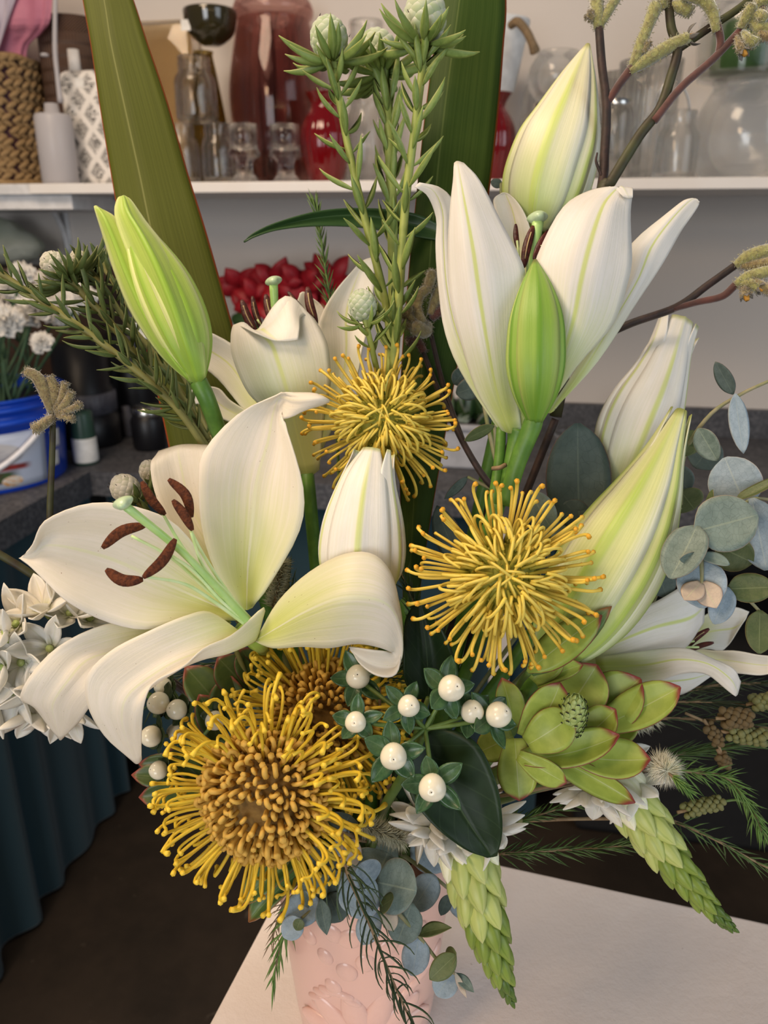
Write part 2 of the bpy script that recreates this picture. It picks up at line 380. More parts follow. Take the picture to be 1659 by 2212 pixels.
def scale_mat(name, c, c2, tipc):
    n = NT(name); u, v = n.uv(); r = n.rand()
    f = n.noise(180.0, n.obj(), 3.0)
    col = n.mix(r, c, c2); col = n.mix(n.rng(v, .55, .95), col, tipc); col = n.mix(n.rng(f, .62, .72, 0, .5), col, tuple(x*.55 for x in c2))
    return n.done(col, .75, n.bump(f, .3, .0006), sheen=.5, transl=.05)
M['wool'] = scale_mat('woolly_scale', (.36, .46, .22), (.52, .58, .40), (.62, .64, .54))
M['wool_w'] = scale_mat('woolly_scale_pale', (.44, .44, .30), (.58, .55, .46), (.66, .62, .55))
M['mark'] = plain('dry_tip', (.03, .02, .015), .7)
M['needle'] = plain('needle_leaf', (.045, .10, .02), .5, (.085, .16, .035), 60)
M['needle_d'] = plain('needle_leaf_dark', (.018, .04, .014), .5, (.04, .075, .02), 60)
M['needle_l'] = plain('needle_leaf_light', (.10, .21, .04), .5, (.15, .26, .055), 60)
M['twig'] = plain('twig', (.28, .20, .11), .7, (.20, .13, .07), 120, .2)
M['capsule'] = plain('seed_capsule', (.12, .13, .045), .6, (.19, .19, .07), 90)
M['capsule_b'] = plain('seed_capsule_brown', (.15, .105, .045), .75, (.10, .07, .03), 160, .3)
M['brush'] = plain('brush_stamen', (.80, .78, .66), .6, (.72, .72, .52), 90, transl=.2)
M['brush_g'] = plain('brush_stamen_grey', (.46, .46, .34), .65, (.56, .55, .40), 90, transl=.15)
M['berry'] = plain('white_berry', (.74, .70, .55), .22, (.80, .77, .64), 60, sss=.25, coat=.2)
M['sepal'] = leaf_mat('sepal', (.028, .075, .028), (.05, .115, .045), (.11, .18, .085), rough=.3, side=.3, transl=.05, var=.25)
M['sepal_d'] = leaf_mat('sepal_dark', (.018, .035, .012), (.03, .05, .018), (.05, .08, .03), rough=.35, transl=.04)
M['greenstem'] = plain('green_stem', (.08, .14, .03), .45, (.12, .19, .045), 70)
M['orn_petal'] = petal_mat('star_petal', (.95, .945, .93), (.88, .89, .80), (.80, .82, .60), ribw=.1, blen=.25, transl=.45)
M['orn_cream'] = petal_mat('star_petal_cream', (.93, .90, .84), (.82, .80, .64), (.72, .72, .42), ribw=.1, blen=.3, transl=.25)
def orn_bud_mat(name, c, tip, rib):
    n = NT(name); u, v = n.uv(); r = n.rand()
    col = n.mix(n.math('MULTIPLY', r, .6), c, tuple(min(1, x*1.18) for x in c)); col = n.mix(n.rng(v, .6, 1.0), col, tip)
    s = n.math('SINE', n.math('MULTIPLY', u, 6.283*6)); col = n.mix(n.rng(s, .5, 1.0, 0, .45), col, rib)
    return n.done(col, .42, transl=.12)
M['orn_b0'] = orn_bud_mat('spike_bud_cream', (.83, .83, .62), (.86, .85, .72), (.66, .70, .38))
M['orn_b1'] = orn_bud_mat('spike_bud_lime', (.47, .54, .17), (.54, .58, .27), (.29, .39, .075))
M['orn_b2'] = orn_bud_mat('spike_bud_green', (.21, .30, .048), (.28, .35, .08), (.12, .20, .025))
M['orn_b3'] = orn_bud_mat('spike_bud_deep_green', (.085, .155, .022), (.12, .18, .035), (.05, .10, .014))
M['paw_stem'] = plain('paw_stem_dark', (.020, .012, .010), .6, (.045, .022, .018), 120, .3, sheen=.1)
M['paw_stem_g'] = plain('paw_stem_green', (.055, .06, .02), .6, (.03, .02, .012), 50, .3)
M['paw_red'] = plain('paw_stem_red', (.10, .028, .020), .75, (.06, .02, .015), 120, .4, sheen=.6)
M['paw_fuzz'] = plain('paw_fuzz', (.30, .30, .10), .9, (.20, .18, .065), 350, .6, sheen=1.0)
M['paw_fuzz_b'] = plain('paw_fuzz_brown', (.26, .21, .085), .9, (.17, .12, .05), 350, .6, sheen=1.0)
M['paw_claw'] = plain('paw_claw', (.10, .11, .13), .6, (.20, .17, .12), 90)
M['orange'] = plain('paw_orange', (.62, .30, .04), .6)
# ------------------------------------------------------------------ setting
YAW = math.radians(10.0)
WU = np.array([math.cos(YAW), -math.sin(YAW), 0]); WN = np.array([-math.sin(YAW), -math.cos(YAW), 0]); ZZ = np.array([0, 0, 1.])
CORNER = np.array([-0.675, 1.73, 0.0])           # inner corner of the L-shaped bench
W0 = CORNER-0.60*WN
def bg(px, py, v):
    r = FW+RT*((px-829.5)/FPX)+UP*((1106.0-py)/FPX)
    t = (v-np.dot(CAM-W0, WN))/np.dot(r, WN); return CAM+t*r, t
def wl(u, v, z): return W0+WU*u+WN*v+ZZ*z         # wall frame -> world
def wbox(u0, u1, v0, v1, z0, z1, bev=0.0):
    return box_data(wl((u0+u1)/2, (v0+v1)/2, (z0+z1)/2), WU, WN, ZZ, u1-u0, v1-v0, z1-z0, bev)
def struct(name, d, mat, label=None):
    return single(name, label, None, d[0], d[1], mat, kind='structure', smooth=False)
m = NT('wall_paint'); f = m.noise(3.0, m.obj(), 4.0); g = m.noise(300.0, m.obj(), 2.0)
M['wall'] = m.done(m.mix(f, (.60, .55, .505), (.64, .59, .545)), .7, m.bump(g, .08, .001))
m = NT('floor_concrete'); f = m.noise(4.0, m.obj(), 6.0, .65); g = m.noise(28.0, m.obj(), 4.0)
c = m.mix(m.rng(f, .3, .7), (.016, .011, .007), (.034, .023, .015)); c = m.mix(m.rng(g, .68, .78), c, (.085, .068, .052))
M['floor'] = m.done(c, .55, m.bump(g, .25, .003))
m = NT('bench_stone'); f = m.noise(120.0, m.obj(), 4.0, .7); g = m.noise(14.0, m.obj(), 4.0)
c = m.mix(m.rng(f, .38, .66), (.050, .052, .060), (.125, .125, .135)); c = m.mix(m.rng(g, .4, .7, 0, .4), c, (.05, .05, .055))
M['stone'] = m.done(c, m.rng(g, .3, .7, .42, .6), m.bump(f, .1, .001), spec=.35)
M['shelf'] = plain('shelf_paint', (.78, .74, .70), .4, (.80, .77, .74), 12)
M['bracket'] = plain('bracket_paint', (.74, .74, .75), .4)
m = NT('teal_curtain'); f = m.noise(500.0, m.obj(), 2.0); g = m.noise(4.0, m.obj())
M['teal'] = m.done(m.mix(g, (.006, .030, .042), (.010, .042, .057)), .85, m.bump(f, .3, .001), sheen=.2)
M['under'] = plain('near_black', (.012, .011, .011), .8)
struct('floor', box_data((0, 0.6, -0.01), RT, (0, 1, 0), ZZ, 7.0, 7.0, 0.02), M['floor'])
struct('wall_back', wbox(-3.0, 3.6, -0.06, 0.0, 0.0, 2.9), M['wall'])
struct('trim_1', wbox(-0.75, 3.0, 0.0, 0.02, 0.918, 0.995, .002), M['stone'])
BZ = 0.92
T = Thing('workbench', 'dark speckled stone workbench running in an L along the wall', 'workbench', wl(0.3, .3, 0))
# L-shaped worktop: one continuous slab
p = np.array([wl(-0.75, 0, 0), wl(2.6, 0, 0), wl(2.6, .6, 0), wl(0.0, .6, 0), wl(0.0, 1.45, 0), wl(-0.75, 1.45, 0)])
vs = np.concatenate([p+ZZ*BZ, p+ZZ*(BZ-.058)]); n = 6
T.add('worktop', vs, [(5, 4, 3, 2, 1, 0), tuple(range(6, 12))]+[(i, (i+1) % n, (i+1) % n+n, i+n) for i in range(n)], M['stone'], smooth=False)
for (u0, u1, v0, v1) in ((0.93, 0.975, .562, .598), (-.70, -.66, .1, 1.4), (2.5, 2.54, .05, .56)):
    d = wbox(u0, u1, v0, v1, 0.0, BZ-.058, .002); T.add('leg_panel', d[0], d[1], M['wall'] if u0 == .93 else M['under'], smooth=False)
d = wbox(-.66, 2.5, .005, .02, .02, BZ-.06); T.add('shade_panel', d[0], d[1], M['under'], smooth=False)  # near-black sheet added to stand for the shade under the open bench
def curtain(name, label, a, b, z0, z1, folds, amp, seed, off):
    n = folds*10+1; KS = (0, .01, .15, .3, .45, .6, .75, .9, .985, .995, 1.0); g = np.zeros((11, n, 3)); a = np.asarray(a); b = np.asarray(b)
    nn = np.cross(nrm(b-a), ZZ)
    for i in range(11):
        for j in range(n):
            s = j/(n-1); k = KS[i]
            w = math.sin(s*folds*2*math.pi+.6*math.sin(s*17+seed))*amp*(.6+.4*k)+.4*amp*math.sin(s*folds*5.1+seed)
            g[i, j] = a*(1-s)+b*s+nn*(w+off)+ZZ*(z1+(z0-z1)*k)
    vs, f, uv = thick_grid(g, .003)
    return single(name, label, 'curtain', vs, f, M['teal'], uv, loc=g[-1].mean(0))
curtain('bench_curtain', 'dark teal cloth curtain hanging under the bench, on the side below the blue bucket', wl(-.03, 1.42, 0), wl(-.03, .585, 0), .012, BZ-.06, 7, .016, 3, 0.0)
curtain('bench_curtain', 'dark teal cloth curtain hanging under the bench along the back wall', wl(-.005, .525, 0), wl(1.06, .525, 0), .012, BZ-.06, 9, .014, 8, 0.0)
# storage tub under the open end of the bench
T = Thing('storage_tub', 'black plastic storage tub on the floor under the open bench end', 'tub', wl(1.5, .30, 0))
d = wbox(1.16, 2.0, .06, .52, .0, .50, .02); T.add('body', d[0], d[1], M['under'], smooth=False)
d = wbox(1.14, 2.02, .04, .54, .50, .53, .008); T.add('lid', d[0], d[1], M['under'], smooth=False)
# shelf
SV = 0.415
ps, ts = bg(560, 392, SV); SZ = ps[2]
T = Thing('wall_shelf', 'long white painted wall shelf carrying vases and jars', 'shelf', wl(.5, 0, SZ))
pl, _ = bg(62, 400, SV); ul = np.dot(pl-W0, WU)
d = wbox(ul, 2.9, 0.0, SV, SZ-.022, SZ, .002); T.add('board', d[0], d[1], M['shelf'], smooth=False)
def bracket(T, px):
    q, _ = bg(px, 420, .2); u = np.dot(q-W0, WU); pts = [wl(u, .004, SZ-.16), wl(u, .02, SZ-.10), wl(u, .07, SZ-.045), wl(u, .17, SZ-.026)]
    a = tube_data(pts, .007, 8, 14); b = wbox(u-.012, u+.012, .0, .007, SZ-.18, SZ-.022); c = wbox(u-.012, u+.012, .0, .2, SZ-.032, SZ-.022)
    v, f, _ = join([a, b, c]); T.add('bracket', v, f, M['bracket'])
for px in (258, 1180): bracket(T, px)
T = Thing('wall_shelf', 'short thicker white wall shelf end under the woven basket', 'shelf', wl(ul-.3, 0, SZ-.02))
d = wbox(-1.6, ul+.09, 0.0, SV-.02, SZ-.055, SZ-.0225, .002); T.add('board', d[0], d[1], M['bracket'], smooth=False)
d = wbox(-1.6, ul-.001, 0.0, SV-.005, SZ-.0225, SZ, .001); T.add('ledge', d[0], d[1], M['bracket'], smooth=False)
bracket(T, 42)
# ------------------------------------------------------------------ glass and ceramics
def glass(name, col, rough=0.0, ior=1.45):
    n = NT(name); n.done(col, rough, trans=1.0, ior=ior); b = [x for x in n.t.nodes if x.type == 'BSDF_PRINCIPLED'][0]
    t = n.n('ShaderNodeBsdfTransparent'); n.put(t.inputs[0], tuple(.25+.75*x for x in col)); m = n.n('ShaderNodeMixShader'); m.inputs[0].default_value = .5; n.L(t.outputs[0], m.inputs[1]); n.L(b.outputs[0], m.inputs[2]); n.L(m.outputs[0], n.out.inputs[0]); return n.m
M['glass'] = glass('clear_glass', (.97, .975, .97)); M['mauve'] = glass('mauve_glass', (.66, .43, .40)); M['olive'] = glass('olive_glass', (.48, .38, .10))
M['smoke'] = glass('smoke_glass', (.92, .85, .72)); M['redglass'] = NT('red_glass').done((.21, .003, .006), .08, trans=.35, coat=.6)
M['olive_o'] = NT('olive_glaze').done((.030, .024, .008), .12, coat=.8)
M['white_pot'] = plain('white_ceramic', (.80, .80, .79), .45); M['metal'] = NT('silver_lid').done((.62, .60, .57), .25, metal=1.0)
M['rope'] = plain('jute_rope', (.26, .18, .10), .9, (.16, .11, .06), 300, .6)
M['milky'] = NT('milky_plastic').done((.62, .60, .62), .35, transl=.35, spec=.4)
M['liquid'] = plain('dull_liquid', (.42, .40, .42), .3)
M['paper_w'] = plain('white_sticker', (.82, .80, .76), .6)
M['leafband'] = leaf_mat('rolled_leaf', (.03, .075, .02), (.06, .13, .035), (.14, .2, .08), rough=.3)
def conv(pxc, v, prof):
    """[(halfwidth px, y px)] bottom->top -> metre profile on the shelf"""
    q, t = bg(pxc, prof[0][1], v); out = []
    for hw, y in prof:
        w, tt = bg(pxc, y, v); out.append((hw*tt/FPX, w[2]-q[2]))
    return q, out
def hollow(prof, wall, floor):
    """outer profile + inner wall going back down"""
    inn = [(max(r-wall, .0006), max(h, floor)) for r, h in reversed(prof) if h > floor*.5]
    inn.append((.0005, floor)); return [(.0005, prof[0][1])]+prof+inn
def vessel(name, label, cat, pxc, v, prof, mat, wall=.0032, floor=.008, seg=40, group=None, z=None, nsm=None, part='body', flute=0, famp=0, fr=(0, 9e9), solid=False):
    q, pr = conv(pxc, v, prof); base = np.array([q[0], q[1], SZ+.0005 if z is None else z])
    if nsm: pr = smooth_prof(pr, nsm)
    full = pr if solid else hollow(pr, wall, floor)
    vs, f, uv = lathe_data(full, seg, flute, famp, *fr, center=base)
    T = Thing(name, label, cat, base, group); T.base = base; T.prof = pr
    T.add(part, vs, f, mat, uv); return T
def lid(T):
    r, h = T.prof[-1]; vs, f, uv = lathe_data([(.0005, h-.006), (r+.0012, h-.006), (r+.003, h-.004), (r+.003, h+.009), (r, h+.011), (.0005, h+.0112)], 36, center=T.base); T.add('lid', vs, f, M['metal'], uv)
def ring(T, z, r, tr, mat, name='rim'):
    a = np.linspace(0, 2*math.pi, 33)[:-1]; pts = np.array([T.base+np.array([r*math.cos(x), r*math.sin(x), z]) for x in a])
    vs = []; seg = 6
    for i, x in enumerate(a):
        o = np.array([math.cos(x), math.sin(x), 0])
        for j in range(seg):
            th = 2*math.pi*j/seg; vs.append(pts[i]+tr*(math.cos(th)*o+math.sin(th)*ZZ))
    f = []
    for i in range(32):
        for j in range(seg): f.append((i*seg+j, ((i+1) % 32)*seg+j, ((i+1) % 32)*seg+(j+1) % seg, i*seg+(j+1) % seg))
    return T.add(name, vs, f, mat)
def box_vessel(name, label, cat, px0, px1, y0, y1, v, dep, mat, wall=None, z=None, bev=.01):
    a, t0 = bg(px0, y1, v); b, t1 = bg(px1, y1, v); top, _ = bg((px0+px1)/2, y0, v); w = np.linalg.norm(b-a)
    zb = SZ+.0005 if z is None else z; h = top[2]-a[2]; c = (a+b)/2; base = np.array([c[0], c[1], zb])
    T = Thing(name, label, cat, base); T.base = base; T.w = w; T.h = h
    d = box_data(base+ZZ*h/2, WU, WN, ZZ, w, dep, h, bev)
    uvv = [(np.dot(x-base, WU)/w+.5, (x[2]-zb)/h) for x in d[0]]
    if wall:
        e = box_data(base+ZZ*(h/2+wall), WU, WN, ZZ, w-2*wall, dep-2*wall, h-wall*.4, bev*.8); e = (e[0], [tuple(reversed(q)) for q in e[1]])
        vs, f, _ = join([d, e]); T.add('body', vs, f, mat)
    else: T.add('body', d[0], d[1], mat, uvv)
    return T
# mauve floor vase, olive pedestal bowl, smoky square vase
T = vessel('glass_vase', 'tall mauve tinted glass vase with a thick rolled lip', 'vase', 605, .124, [(62, 391), (76, 372), (90, 320), (99, 240), (101, 180), (94, 120), (84, 60), (79, 32), (84, 24), (88, 10), (84, -6), (80, -14)], M['mauve'], wall=.004, nsm=30)
for k in range(7):
    x0 = 560+k*15+random.uniform(-6, 6); a = bg(605+(x0-605)*.7, 380, .124)[0]; b = bg(575+k*9+random.uniform(-22, 22), 150, .124)[0]; c = bg(605+(k-3)*15+random.uniform(-8, 8), 24, .124)[0]
    if k == 0: TB = Thing('dry_branch', 'bundle of dark dry twigs standing inside the mauve vase', 'twigs', a)
    a[2] = max(a[2], SZ+.012); tube(TB, 'twig', [a, b, c], [.004, .0025, .0012], M['paw_stem'], 6)
vessel('pedestal_bowl', 'dark olive ceramic bowl on a tall flaring pedestal', 'bowl', 458, .200, [(56, 391), (53, 375), (46, 300), (36, 220), (25, 140), (20, 108), (22, 98)], M['olive'], nsm=20, part='pedestal')
b0 = bg(458, 98, .200)[0]; TT = vessel.__globals__['T']
T = [o for o in COL.objects if o.name.startswith('pedestal_bowl')][0]
q, pr = conv(458, .200, [(16, 100), (30, 92), (48, 74), (55, 50), (58, 30), (57, 22)]); pr = smooth_prof(pr, 16)
vs, f, uv = lathe_data(hollow(pr, .004, .006), 40, center=q); me = mk('bowl', vs-np.array(T.location), f, uv); me.materials.append(M['olive_o']); o = bpy.data.objects.new('bowl', me); COL.objects.link(o); o.parent = T
d = box_data(bg(401, 54, .245)[0], WU, WN, ZZ, .022, .001, .022); me = mk('price_tag', d[0]-np.array(T.location), d[1], smooth=False); me.materials.append(M['paper_w']); o = bpy.data.objects.new('price_tag', me); COL.objects.link(o); o.parent = T
box_vessel('glass_vase', 'square smoky tan glass vase behind the stacked mason jars', 'vase', 300, 445, 27, 391, .036, .064, M['smoke'], wall=.004, bev=.012)
# mason jars
def mason(label, pxc, yb, yt, hw, v, z=None, group='clear mason jars', seg=36):
    H = yb-yt; pr = [(hw*.82, yb), (hw*.97, yb-.05*H), (hw, yb-.12*H), (hw, yb-.60*H), (hw*.95, yb-.68*H), (hw*.76, yb-.78*H), (hw*.74, yb-.81*H), (hw*.80, yb-.83*H), (hw*.74, yb-.86*H), (hw*.80, yb-.89*H), (hw*.74, yb-.92*H), (hw*.78, yb-.96*H), (hw*.76, yb-H)]
    return vessel('mason_jar', label, 'jar', pxc, v, pr, M['glass'], wall=.003, z=z, seg=seg, group=group)
mason('clear mason jar beside the flax blade, bottom of the jar stack', 399, 391, 260, 37, .309)
mason('clear mason jar beside the first sundae glass, bottom of the jar stack', 476, 391, 260, 37, .309)
zt = SZ+.0005+max(conv(x, .309, [(37, 391), (37, 260)])[1][1][1] for x in (399, 476))
mason('clear mason jar balanced on top of two others', 427, 257, 112, 45, .309, z=zt)
def sundae(label, pxc, vv):
    pr = [(31, 394), (27, 386), (19, 376), (18, 356), (20, 346), (36, 337), (37, 334), (33, 326), (31, 312), (30, 295), (32, 268)]
    q, p = conv(pxc, vv, pr); base = np.array([q[0], q[1], SZ+.0005])
    inner = [(p[-1][0]-.0025, p[-1][1]), (p[-2][0]-.003, p[-2][1]), (p[-3][0]-.004, p[-3][1]), (.018, p[-4][1]), (.0005, p[-5][1]+.004)]
    vs, f, uv = lathe_data([(.0005, 0)]+p+inner, 36, center=base); T = Thing('sundae_glass', label, 'glass', base, 'footed sundae glasses'); T.add('body', vs, f, M['glass'], uv)
sundae('small footed sundae glass next to a mason jar', 530, .370); sundae('small footed sundae glass next to the red vase', 619, .345)
RP = [(33, 391), (38, 384), (50, 330), (54, 300), (50, 268), (38, 240), (30, 226), (31, 214), (40, 198), (42, 194)]
vessel('red_vase', 'fluted red glass vase between the sundae glass and leafy stems', 'vase', 705, .262, RP, M['redglass'], nsm=26, flute=24, famp=.018, fr=(.01, .14), seg=96)
vessel('red_vase', 'fluted red glass vase holding an upturned white pot', 'vase', 1056, .20, RP, M['redglass'], nsm=26, flute=24, famp=.018, fr=(.01, .14), seg=96)
T = vessel('white_pot', 'white tapered pot with a rope handle set on a red vase', 'pot', 1062, .20, [(44, 186), (49, 184), (77, 34), (77, 30)], M['white_pot'], wall=.004, z=SZ+conv(1056, .20, RP)[1][-1][1]-.001)
tube(T, 'rope_handle', [bg(1103, 55, .29)[0], bg(1118, 47, .31)[0], bg(1136, 66, .31)[0], bg(1149, 92, .31)[0], bg(1156, 112, .30)[0]], [.008, .009, .0085, .0085, .011], M['rope'], 8, 24)
# clear glass behind and right
vessel('glass_tumbler', 'ribbed clear glass jar standing behind the leafy stems', 'jar', 792, .17, [(38, 391), (42, 384), (43, 300), (42, 240), (34, 222), (36, 214), (37, 205)], M['glass'], flute=0)
vessel('glass_tumbler', 'clear glass jar stacked on the ribbed jar behind leafy stems', 'jar', 792, .17, [(36, 204), (39, 198), (40, 120), (36, 90), (35, 84), (38, 76), (36, 66), (38, 58), (37, 46)], M['glass'], z=bg(792, 204, .17)[0][2])
vessel('glass_vase', 'clear cylinder glass against the wall behind the first red vase', 'vase', 746, .056, [(36, 391), (39, 384), (39, 176), (39, 168)], M['glass'])
vessel('glass_jar', 'tall clear storage jar with a rolled neck beside the white pot', 'jar', 1172, .066, [(50, 391), (55, 380), (56, 210), (50, 175), (40, 160), (42, 152), (42, 145)], M['glass'])
vessel('fish_bowl', 'round clear fish bowl standing on the fluted silver lidded jar', 'bowl', 1200, .208, [(34, 212), (46, 204), (58, 182), (62, 160), (58, 136), (46, 112), (44, 104)], M['glass'], z=SZ+conv(1190, .208, [(72, 391), (46, 228)])[1][1][1]+.0125, nsm=20)
T = vessel('lidded_jar', 'fluted clear jar with a silver lid behind the tall bud', 'jar', 1190, .208, [(64, 391), (70, 382), (72, 262), (66, 240), (46, 228)], M['glass'], flute=26, famp=.02, fr=(.012, .12), seg=104)
lid(T)
T = vessel('lidded_jar', 'small clear jar with a silver lid behind the dark branching stem', 'jar', 1316, .312, [(36, 391), (40, 384), (41, 250), (36, 234), (30, 228)], M['glass'])
lid(T)
vessel('ribbed_vase', 'tall ribbed clear glass vase glittering behind the branching stem', 'vase', 1382, .192, [(48, 391), (52, 384), (56, 300), (62, 200), (66, 128)], M['glass'], flute=22, famp=.022, fr=(.02, 9), seg=88, wall=.004)
vessel('ribbed_vase', 'second ribbed clear glass vase standing behind the first', 'vase', 1330, .064, [(44, 391), (48, 384), (54, 148)], M['glass'], flute=20, famp=.02, fr=(.02, 9), seg=80)
T = mason('clear mason jar with wire bail between ribbed vase and round bowl', 1454, 389, 240, 45, .30, group=None)
tube(T, 'wire_bail', [bg(1417, 262, .30)[0], bg(1424, 200, .31)[0], bg(1456, 172, .315)[0], bg(1484, 205, .31)[0], bg(1491, 262, .30)[0]], .0022, M['metal'], 6, 24)
vessel('round_vase', 'big round clear glass bowl vase at the shelf end', 'vase', 1598, .17, [(50, 388), (78, 380), (102, 340), (110, 295), (104, 240), (88, 200), (80, 184), (84, 172), (86, 166)], M['glass'], nsm=26)
T = vessel('leaf_vase', 'clear glass vase lined with a wrapped green leaf on the round bowl', 'vase', 1598, .17, [(87, 168), (89, 160), (95, 110), (98, 60), (92, 20), (70, -20)], M['glass'], nsm=20, z=SZ+conv(1598, .17, [(50, 388), (86, 166)])[1][1][1]+.0005)
q, p = conv(1598, .17, [(60, 166), (64, 160), (66, 100), (66, 55), (64, 50)]); base = np.array([T.base[0], T.base[1], T.base[2]+.0085])
vs, f, uv = lathe_data(hollow(p, .003, .004), 40, center=base); T.add('leaf_lining', vs, f, M['leafband'], uv, label='dark green leaf rolled inside the glass')
# spray bottle and damask bottle
T = vessel('spray_bottle', 'milky plastic squeeze bottle with a tall thin spout', 'bottle', 132, .315, [(32, 394), (38, 388), (39, 300), (39, 246), (36, 240), (16, 238), (14, 216)], M['milky'], solid=True, seg=32)
tube(T, 'spout', [bg(131, 222, .315)[0], bg(124, 165, .315)[0], bg(119, 110, .315)[0], bg(119, 40, .315)[0], bg(120, -30, .315)[0]], [.0065, .005, .0055, .0048, .0045], M['milky'], 10)
ring(T, bg(118, 118, .315)[0][2]-T.base[2], .006, .0035, M['milky'], 'spout_collar')
T2 = vessel('spray_cap_disc', 'x', 'x', 110, .26, [(8, 172), (8, 158)], M['milky'], solid=True, z=bg(110, 172, .26)[0][2]) if False else None
n = NT('damask_print'); u, v = n.uv()
def cellmask(n, u, v, du, dv):
    fu = n.math('SUBTRACT', n.math('FRACT', n.math('ADD', n.math('MULTIPLY', u, 2.6), du)), .5); fv = n.math('SUBTRACT', n.math('FRACT', n.math('ADD', n.math('MULTIPLY', v, 4.0), dv)), .5)
    a = n.math('ADD', n.math('MULTIPLY', n.math('ABSOLUTE', fu), 1.0), n.math('MULTIPLY', n.math('ABSOLUTE', fv), .86)); return n.rng(a, .30, .36, 1, 0), fu, fv
m1, fu, fv = cellmask(n, u, v, 0.15, 0.0); m2, _, _ = cellmask(n, u, v, .65, .5)
mm = n.math('MAXIMUM', m1, m2)
sym = n.comb(n.math('ABSOLUTE', n.math('SINE', n.math('MULTIPLY', u, 3.1416*2.6*1.0))), n.math('MULTIPLY', v, 4.0))
sw = n.noise(11.0, sym, 3.0); mk2 = n.math('MULTIPLY', mm, n.rng(sw, .44, .50))
M['damask'] = n.done(n.mix(mk2, (.76, .72, .67), (.16, .15, .14)), .4)
T = box_vessel('damask_bottle', 'white flask bottle printed with a dark damask pattern', 'bottle', 165, 285, 140, 393, .225, .06, M['damask'], bev=.016)
q = T.base+ZZ*(T.h-.004)-WU*T.w*.28; vs, f, uv = lathe_data([(.014, 0), (.013, .05), (.0005, .051)], 20, center=q); T.add('neck', vs, f, M['shelf'], uv)
d = box_data(T.base+ZZ*(T.h-.028)-WU*T.w*.12+WN*.0305, WU, WN, ZZ, .022, .001, .02); T.add('price_tag', d[0], d[1], M['paper_w'], smooth=False)
n = NT('brown_weave'); u, v = n.uv(); w1 = n.math('SINE', n.math('MULTIPLY', u, 420.0)); w2 = n.math('SINE', n.math('MULTIPLY', v, 300.0)); w = n.math('MULTIPLY', w1, w2)
M['weave'] = n.done(n.mix(n.rng(w, -.2, .6), (.030, .014, .008), (.16, .085, .05)), .6, n.bump(w, .6, .003))
vessel('woven_vase', 'dark brown woven cylinder vase behind the squeeze bottle', 'vase', 190, .09, [(62, 391), (66, 384), (69, 60), (69, 22)], M['weave'], wall=.004, seg=48)
# basket with paper
M['seagrass'] = plain('seagrass', (.40, .27, .13), .7, (.24, .145, .06), 160, .4); M['liner'] = plain('basket_liner', (.075, .030, .045), .8, (.10, .04, .06), 20)
q, t = bg(-8, 392, .16); s = t/FPX; bb = np.array([q[0], q[1], SZ+.0005]); R = 119*s; H = bg(-8, 112, .16)[0][2]-q[2]
T = Thing('seagrass_basket', 'round braided seagrass basket at the end of the shelf', 'basket', bb)
vs, f, uv = lathe_data(hollow([(R*.90, 0), (R*.97, H*.5), (R*.94, H*.97)], .004, .006), 48, center=bb); T.add('liner', vs, f, M['liner'], uv)
sv = uvsphere(8, 6); strand = mk('strand', sv[0]*np.array([1, .42, .36]), sv[1], sv[2])
rows = 11
for i in range(rows):
    h = .006+(i+.5)/rows*(H-.006); r = R*(.90+.07*min(1, i/5.0)-.03*max(0, (i-6)/5.0))+.005; n = 34
    for j in range(n):
        a = 2*math.pi*(j+.5*(i % 2))/n+random.uniform(-.03, .03)
        if math.sin(a) > .55: continue
        for k in (-1, 1):
            o = np.array([math.cos(a), math.sin(a), 0]); tg = np.array([-math.sin(a), math.cos(a), 0]); tl = nrm(tg+ZZ*(.55*k)); y = nrm(np.cross(o, tl))
            T.put('strand', strand, M['seagrass'], bb+o*(r+.002*k)+ZZ*(h+k*.006+random.uniform(-.002, .002)), quat(tl, y, np.cross(tl, y)), (.017, .017, .016))
for hh in (.0105, H*.985):
    a = np.linspace(0, 2*math.pi, 60); pts = [bb+np.array([(R*.95+.004)*math.cos(x), (R*.95+.004)*math.sin(x), hh+.002*math.sin(9*x)]) for x in a]; tube(T, 'rim_braid', pts, .008, M['seagrass'], 8, 90)
M['pinkpaper'] = plain('pink_tissue', (.66, .26, .36), .7, (.58, .21, .31), 14, transl=.25); M['lilac'] = plain('lilac_tissue', (.62, .56, .66), .6, (.70, .64, .72), 12, transl=.3)
def sheet(name, label, rows, mat, fold, nfold, th=.0006, cat='paper'):
    g = cr(np.array([cr(r, 41) for r in rows]), 17); dv = np.gradient(g, axis=0); du = np.gradient(g, axis=1); nn = np.cross(du, dv); nn /= np.maximum(np.linalg.norm(nn, axis=2, keepdims=True), 1e-9)
    u = np.linspace(0, 1, 41)[None, :, None]; v = np.linspace(0, 1, 17)[:, None, None]
    tri = np.abs(((u*nfold+v*.7) % 1)-.5)*2-.5
    g = g+nn*tri*fold*(.4+.6*v); vs, f, uv = thick_grid(g, th); return single(name, label, cat, vs, f, mat, uv, smooth=False, loc=g[0].mean(0))
sheet('tissue_paper', 'folded sheets of pink tissue paper standing up in the basket', [[bg(-65, 150, .15)[0], bg(-20, 160, .185)[0], bg(30, 150, .19)[0], bg(54, 140, .17)[0]], [bg(-85, 96, .15)[0], bg(-20, 96, .20)[0], bg(38, 98, .195)[0], bg(62, 98, .18)[0]], [bg(-95, 72, .14)[0], bg(-15, 72, .205)[0], bg(58, 72, .205)[0], bg(90, 72, .195)[0]], [bg(-100, 40, .12)[0], bg(-10, 40, .22)[0], bg(72, 40, .22)[0], bg(108, 40, .215)[0]], [bg(-110, -60, .10)[0], bg(0, -60, .20)[0], bg(80, -60, .22)[0], bg(116, -60, .215)[0]]], M['pinkpaper'], .007, 5)
